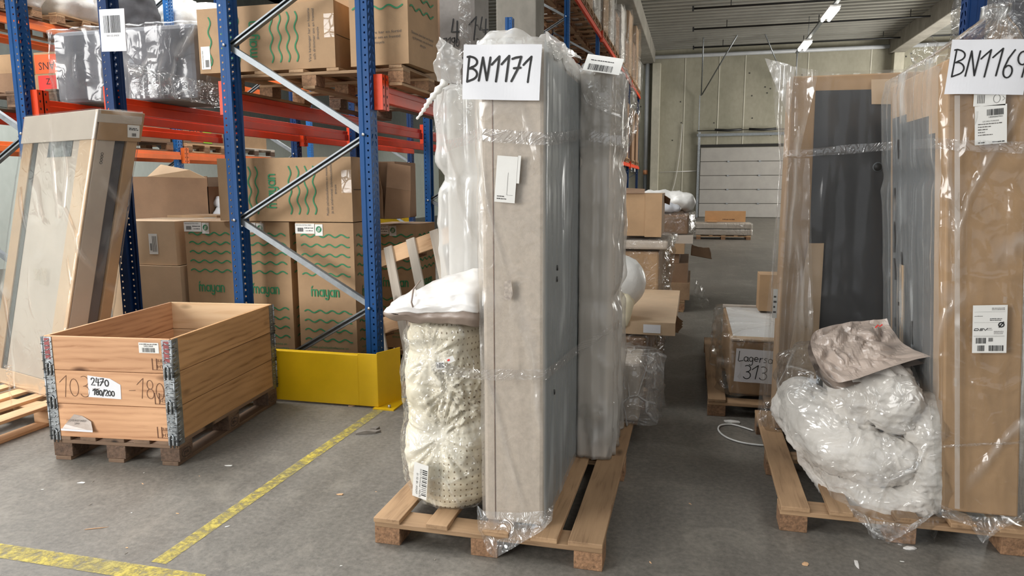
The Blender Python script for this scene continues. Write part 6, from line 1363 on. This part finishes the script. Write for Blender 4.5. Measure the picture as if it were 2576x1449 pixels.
def dsv(lb, M, w_, h_):
    for y_ in (.86, .64, .36, .345): lb.rect(w_*.04, w_*.93, h_*y_, h_*y_+.0006, PRINT, M, .001)
    scribble(lb, M, w_*.55, w_*.92, h_*.93, .0025, 2, PRINT, .001); scribble(lb, M, w_*.55, w_*.92, h_*.90, .0025, 3, PRINT, .001); scribble(lb, M, w_*.05, w_*.3, h_*.77, .0025, 4, PRINT, .001); scribble(lb, M, w_*.5, w_*.85, h_*.71, .003, 5, INK, .001); scribble(lb, M, w_*.5, w_*.85, h_*.68, .003, 6, INK, .001)
    k = w_*.033; x, y = w_*.05, h_*.475; T_ = w_*.022
    lb.stroke([(x, y), (x+3*k, y), (x+3.8*k, y+.8*k), (x+3.4*k, y+1.8*k), (x+.4*k, y+1.8*k)], T_, INK, M, .001); lb.stroke([(x, y), (x+.3*k, y+1.0*k)], T_, INK, M, .001)
    x += 4.6*k; lb.stroke([(x, y), (x+2.6*k, y), (x+2.9*k, y+.9*k), (x+.4*k, y+.9*k), (x+.8*k, y+1.8*k), (x+3.2*k, y+1.8*k)], T_, INK, M, .001)
    x += 3.8*k; lb.stroke([(x, y+1.8*k), (x+1.2*k, y), (x+3.2*k, y+1.9*k)], T_, INK, M, .001)
    lb.text('ROAD', h_*.022, INK, M, w_*.42, h_*.505, .001); scribble(lb, M, w_*.42, w_*.6, h_*.48, .002, 9, PRINT, .001)
    lb.stroke(arc(w_*.83, h_*.59, w_*.075, w_*.075, 0, 360, 20), w_*.035, INK, M, .001, closed=True); lb.stroke([(w_*.77, h_*.54), (w_*.89, h_*.645)], w_*.035, INK, M, .001)
    for q in range(3): scribble(lb, M, w_*.62, w_*.9, h_*(.45-.025*q), .002, 20+q, PRINT, .001)
    barcode(lb, M, w_*.1, w_*.40, h_*.20, h_*.32, .001, 3); barcode(lb, M, w_*.47, w_*.6, h_*.24, h_*.32, .001, 4); barcode(lb, M, w_*.15, w_*.36, h_*.04, h_*.16, .001, 5); barcode(lb, M, w_*.48, w_*.92, h_*.04, h_*.16, .001, 6)
stick(r, 2445, 888, 3.34, .128, .205, .06, dsv, name='freight_label')
bandstrip('stretch_film_band', [P(1966, 392, Y=4.30), P(1985, 388, Y=4.27), P(2255, 366, Y=4.24), P(2345, 360, Y=3.45), P(2395, 364, Y=3.335), P(2420, 366, Y=3.325), P(2580, 372, Y=3.325)], .045, 'band of stretch film round the tops of the right boxes', 4)
bandstrip('stretch_film_band', [P(2365, 1122, Y=3.36), P(2400, 1120, Y=3.33), P(2565, 1112, Y=3.33), P(2580, 1110, Y=3.4)], .012, 'thin lower band of stretch film across the BN1169 box', 7)
# bagged quilts
r = empty('bagged_quilts', (.78, 3.6, .124)); tag(r, 'rolled white quilts in a clear bag heaped on the right pallet', 'quilts'); off = Vector(r.location)
def roll(name, pts, seed, wr=.018):
    f = MB(); fatroll(f, [(*(P(px, py, Y=y_)-off), rr) for px, py, y_, rr in pts], COTTON, 90, 26, wr, seed, .3); f.build(name, r)
roll('quilt_roll', [(2000, 950, 3.85, .10), (2025, 1030, 3.75, .15), (2105, 1110, 3.62, .17), (2200, 1150, 3.52, .14), (2270, 1150, 3.48, .11), (2315, 1130, 3.48, .07)], 2)
roll('quilt_roll', [(2040, 1080, 3.8, .12), (2110, 1190, 3.66, .13), (2180, 1260, 3.52, .105), (2250, 1268, 3.47, .10), (2320, 1240, 3.47, .105), (2342, 1150, 3.49, .105), (2338, 1060, 3.52, .11), (2322, 985, 3.58, .09)], 5)
roll('quilt_roll', [(2120, 1060, 3.72, .12), (2165, 1000, 3.62, .14), (2215, 975, 3.56, .14), (2250, 1030, 3.52, .13), (2262, 1090, 3.52, .10)], 9)
roll('quilt_roll', [(2070, 960, 3.85, .11), (2160, 975, 3.82, .12), (2270, 975, 3.78, .11), (2320, 1000, 3.74, .09)], 12)
f = MB(); lv = []
for py, pl_, pr_, yf in ((1345, 2215, 2290, 3.285), (1300, 2165, 2335, 3.29), (1250, 2110, 2368, 3.30), (1180, 2048, 2385, 3.32), (1080, 1985, 2388, 3.33), (980, 1968, 2380, 3.36), (930, 1985, 2345, 3.44), (905, 2030, 2310, 3.62)):
    p0, p1 = P(pl_, py, Y=3.5)-off, P(pr_, py, Y=3.5)-off; lv.append((p0.z, p0.x, p1.x, yf-off.y, .36 if py < 1300 else .0, .16))
loft(f, lv, F_BAG, 130, 90, lambda p, nn, t, z: .004+.03*fbm((p.x*6+3, p.y*6, p.z*6), 3)+.012*ridge((p.x*10, p.y*8, p.z*8)), cap0=True); f.build('clear_bag', r)
tp_ = [P(2130, 1270, Y=3.30), P(2200, 1310, Y=3.285), P(2290, 1320, Y=3.285), P(2350, 1285, Y=3.29)]; ti_ = [P(2150, 1300, Y=3.282), P(2200, 1345, Y=3.275), P(2235, 1368, Y=3.27), P(2290, 1335, Y=3.278), P(2350, 1295, Y=3.285)]
skirt([q-off for q in tp_], [q-off for q in ti_], 12).build('bag_corner', r)
# crumpled taupe mailer on the quilts
r = empty('mailer_bag', (.82, 3.72, .86)); tag(r, 'crumpled taupe mailer bag thrown on top of the white quilts', 'bag'); off = Vector(r.location)
def crumple(p, s_, sd):
    d, q = noise.voronoi(Vector((p.x*s_+sd, p.y*s_, p.z*s_)))[:2]; return d[1]-d[0]
f = MB()
def bez(c, t): a, b, d, e = c; return a*(1-t)**3+b*3*t*(1-t)**2+d*3*t*t*(1-t)+e*t**3
topc = [P(*q[:2], Y=q[2])-off for q in ((2052, 832, 3.76), (2110, 806, 3.84), (2170, 808, 3.86), (2232, 800, 3.84))]
botc = [P(*q[:2], Y=q[2])-off for q in ((2085, 950, 3.37), (2125, 985, 3.36), (2185, 925, 3.37), (2342, 896, 3.50))]
lefc = (topc[0], P(2028, 850, Y=3.66)-off, P(2040, 905, Y=3.46)-off, botc[0]); rigc = (topc[3], P(2250, 850, Y=3.74)-off, P(2270, 868, Y=3.66)-off, botc[3])
nu, nv = 44, 34; vs = []
for j in range(nv+1):
    for i in range(nu+1):
        u, v = i/nu, j/nv
        p = bez(topc, u)*(1-v)+bez(botc, u)*v+bez(lefc, v)*(1-u)+bez(rigc, v)*u-(topc[0]*(1-u)*(1-v)+topc[3]*u*(1-v)+botc[0]*(1-u)*v+botc[3]*u*v)
        q = Vector((u*3.1+.3*noise.noise(Vector((u*4, v*4, 0))), v*2.6+.3*noise.noise(Vector((u*4, v*4, 5))), 0))
        cr1 = crumple(q, 1.0, 3.3); cr2 = crumple(q, 2.4, 8.1); e = min(1, 6*min(u, 1-u, v, 1-v)+.25)
        vs.append(p+Vector((.1, -.75, .65))*e*(.035*math.sin(math.pi*u)*math.sin(math.pi*v)+.10*(cr1-.35)*.7+.03*(cr2-.3)))
f.add(vs, [(j*(nu+1)+i, (j+1)*(nu+1)+i, (j+1)*(nu+1)+i+1, j*(nu+1)+i+1) for j in range(nv) for i in range(nu)], TAUPE, None, False)
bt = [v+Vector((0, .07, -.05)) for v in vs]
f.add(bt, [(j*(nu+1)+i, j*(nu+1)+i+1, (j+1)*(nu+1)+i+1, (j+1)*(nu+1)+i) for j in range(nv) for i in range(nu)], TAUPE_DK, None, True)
f.build('crumpled_bag', r)
mk = MB(); q = P(2200, 822, Y=3.74)-off; mk.stroke([(0, 0), (.012, .014), (.018, .006), (.03, .016)], .006, REDLAB, face(q+Vector((0, -.02, .0)), (1, 0, 0), (0, .6, 1))); mk.build('red_mark', r)
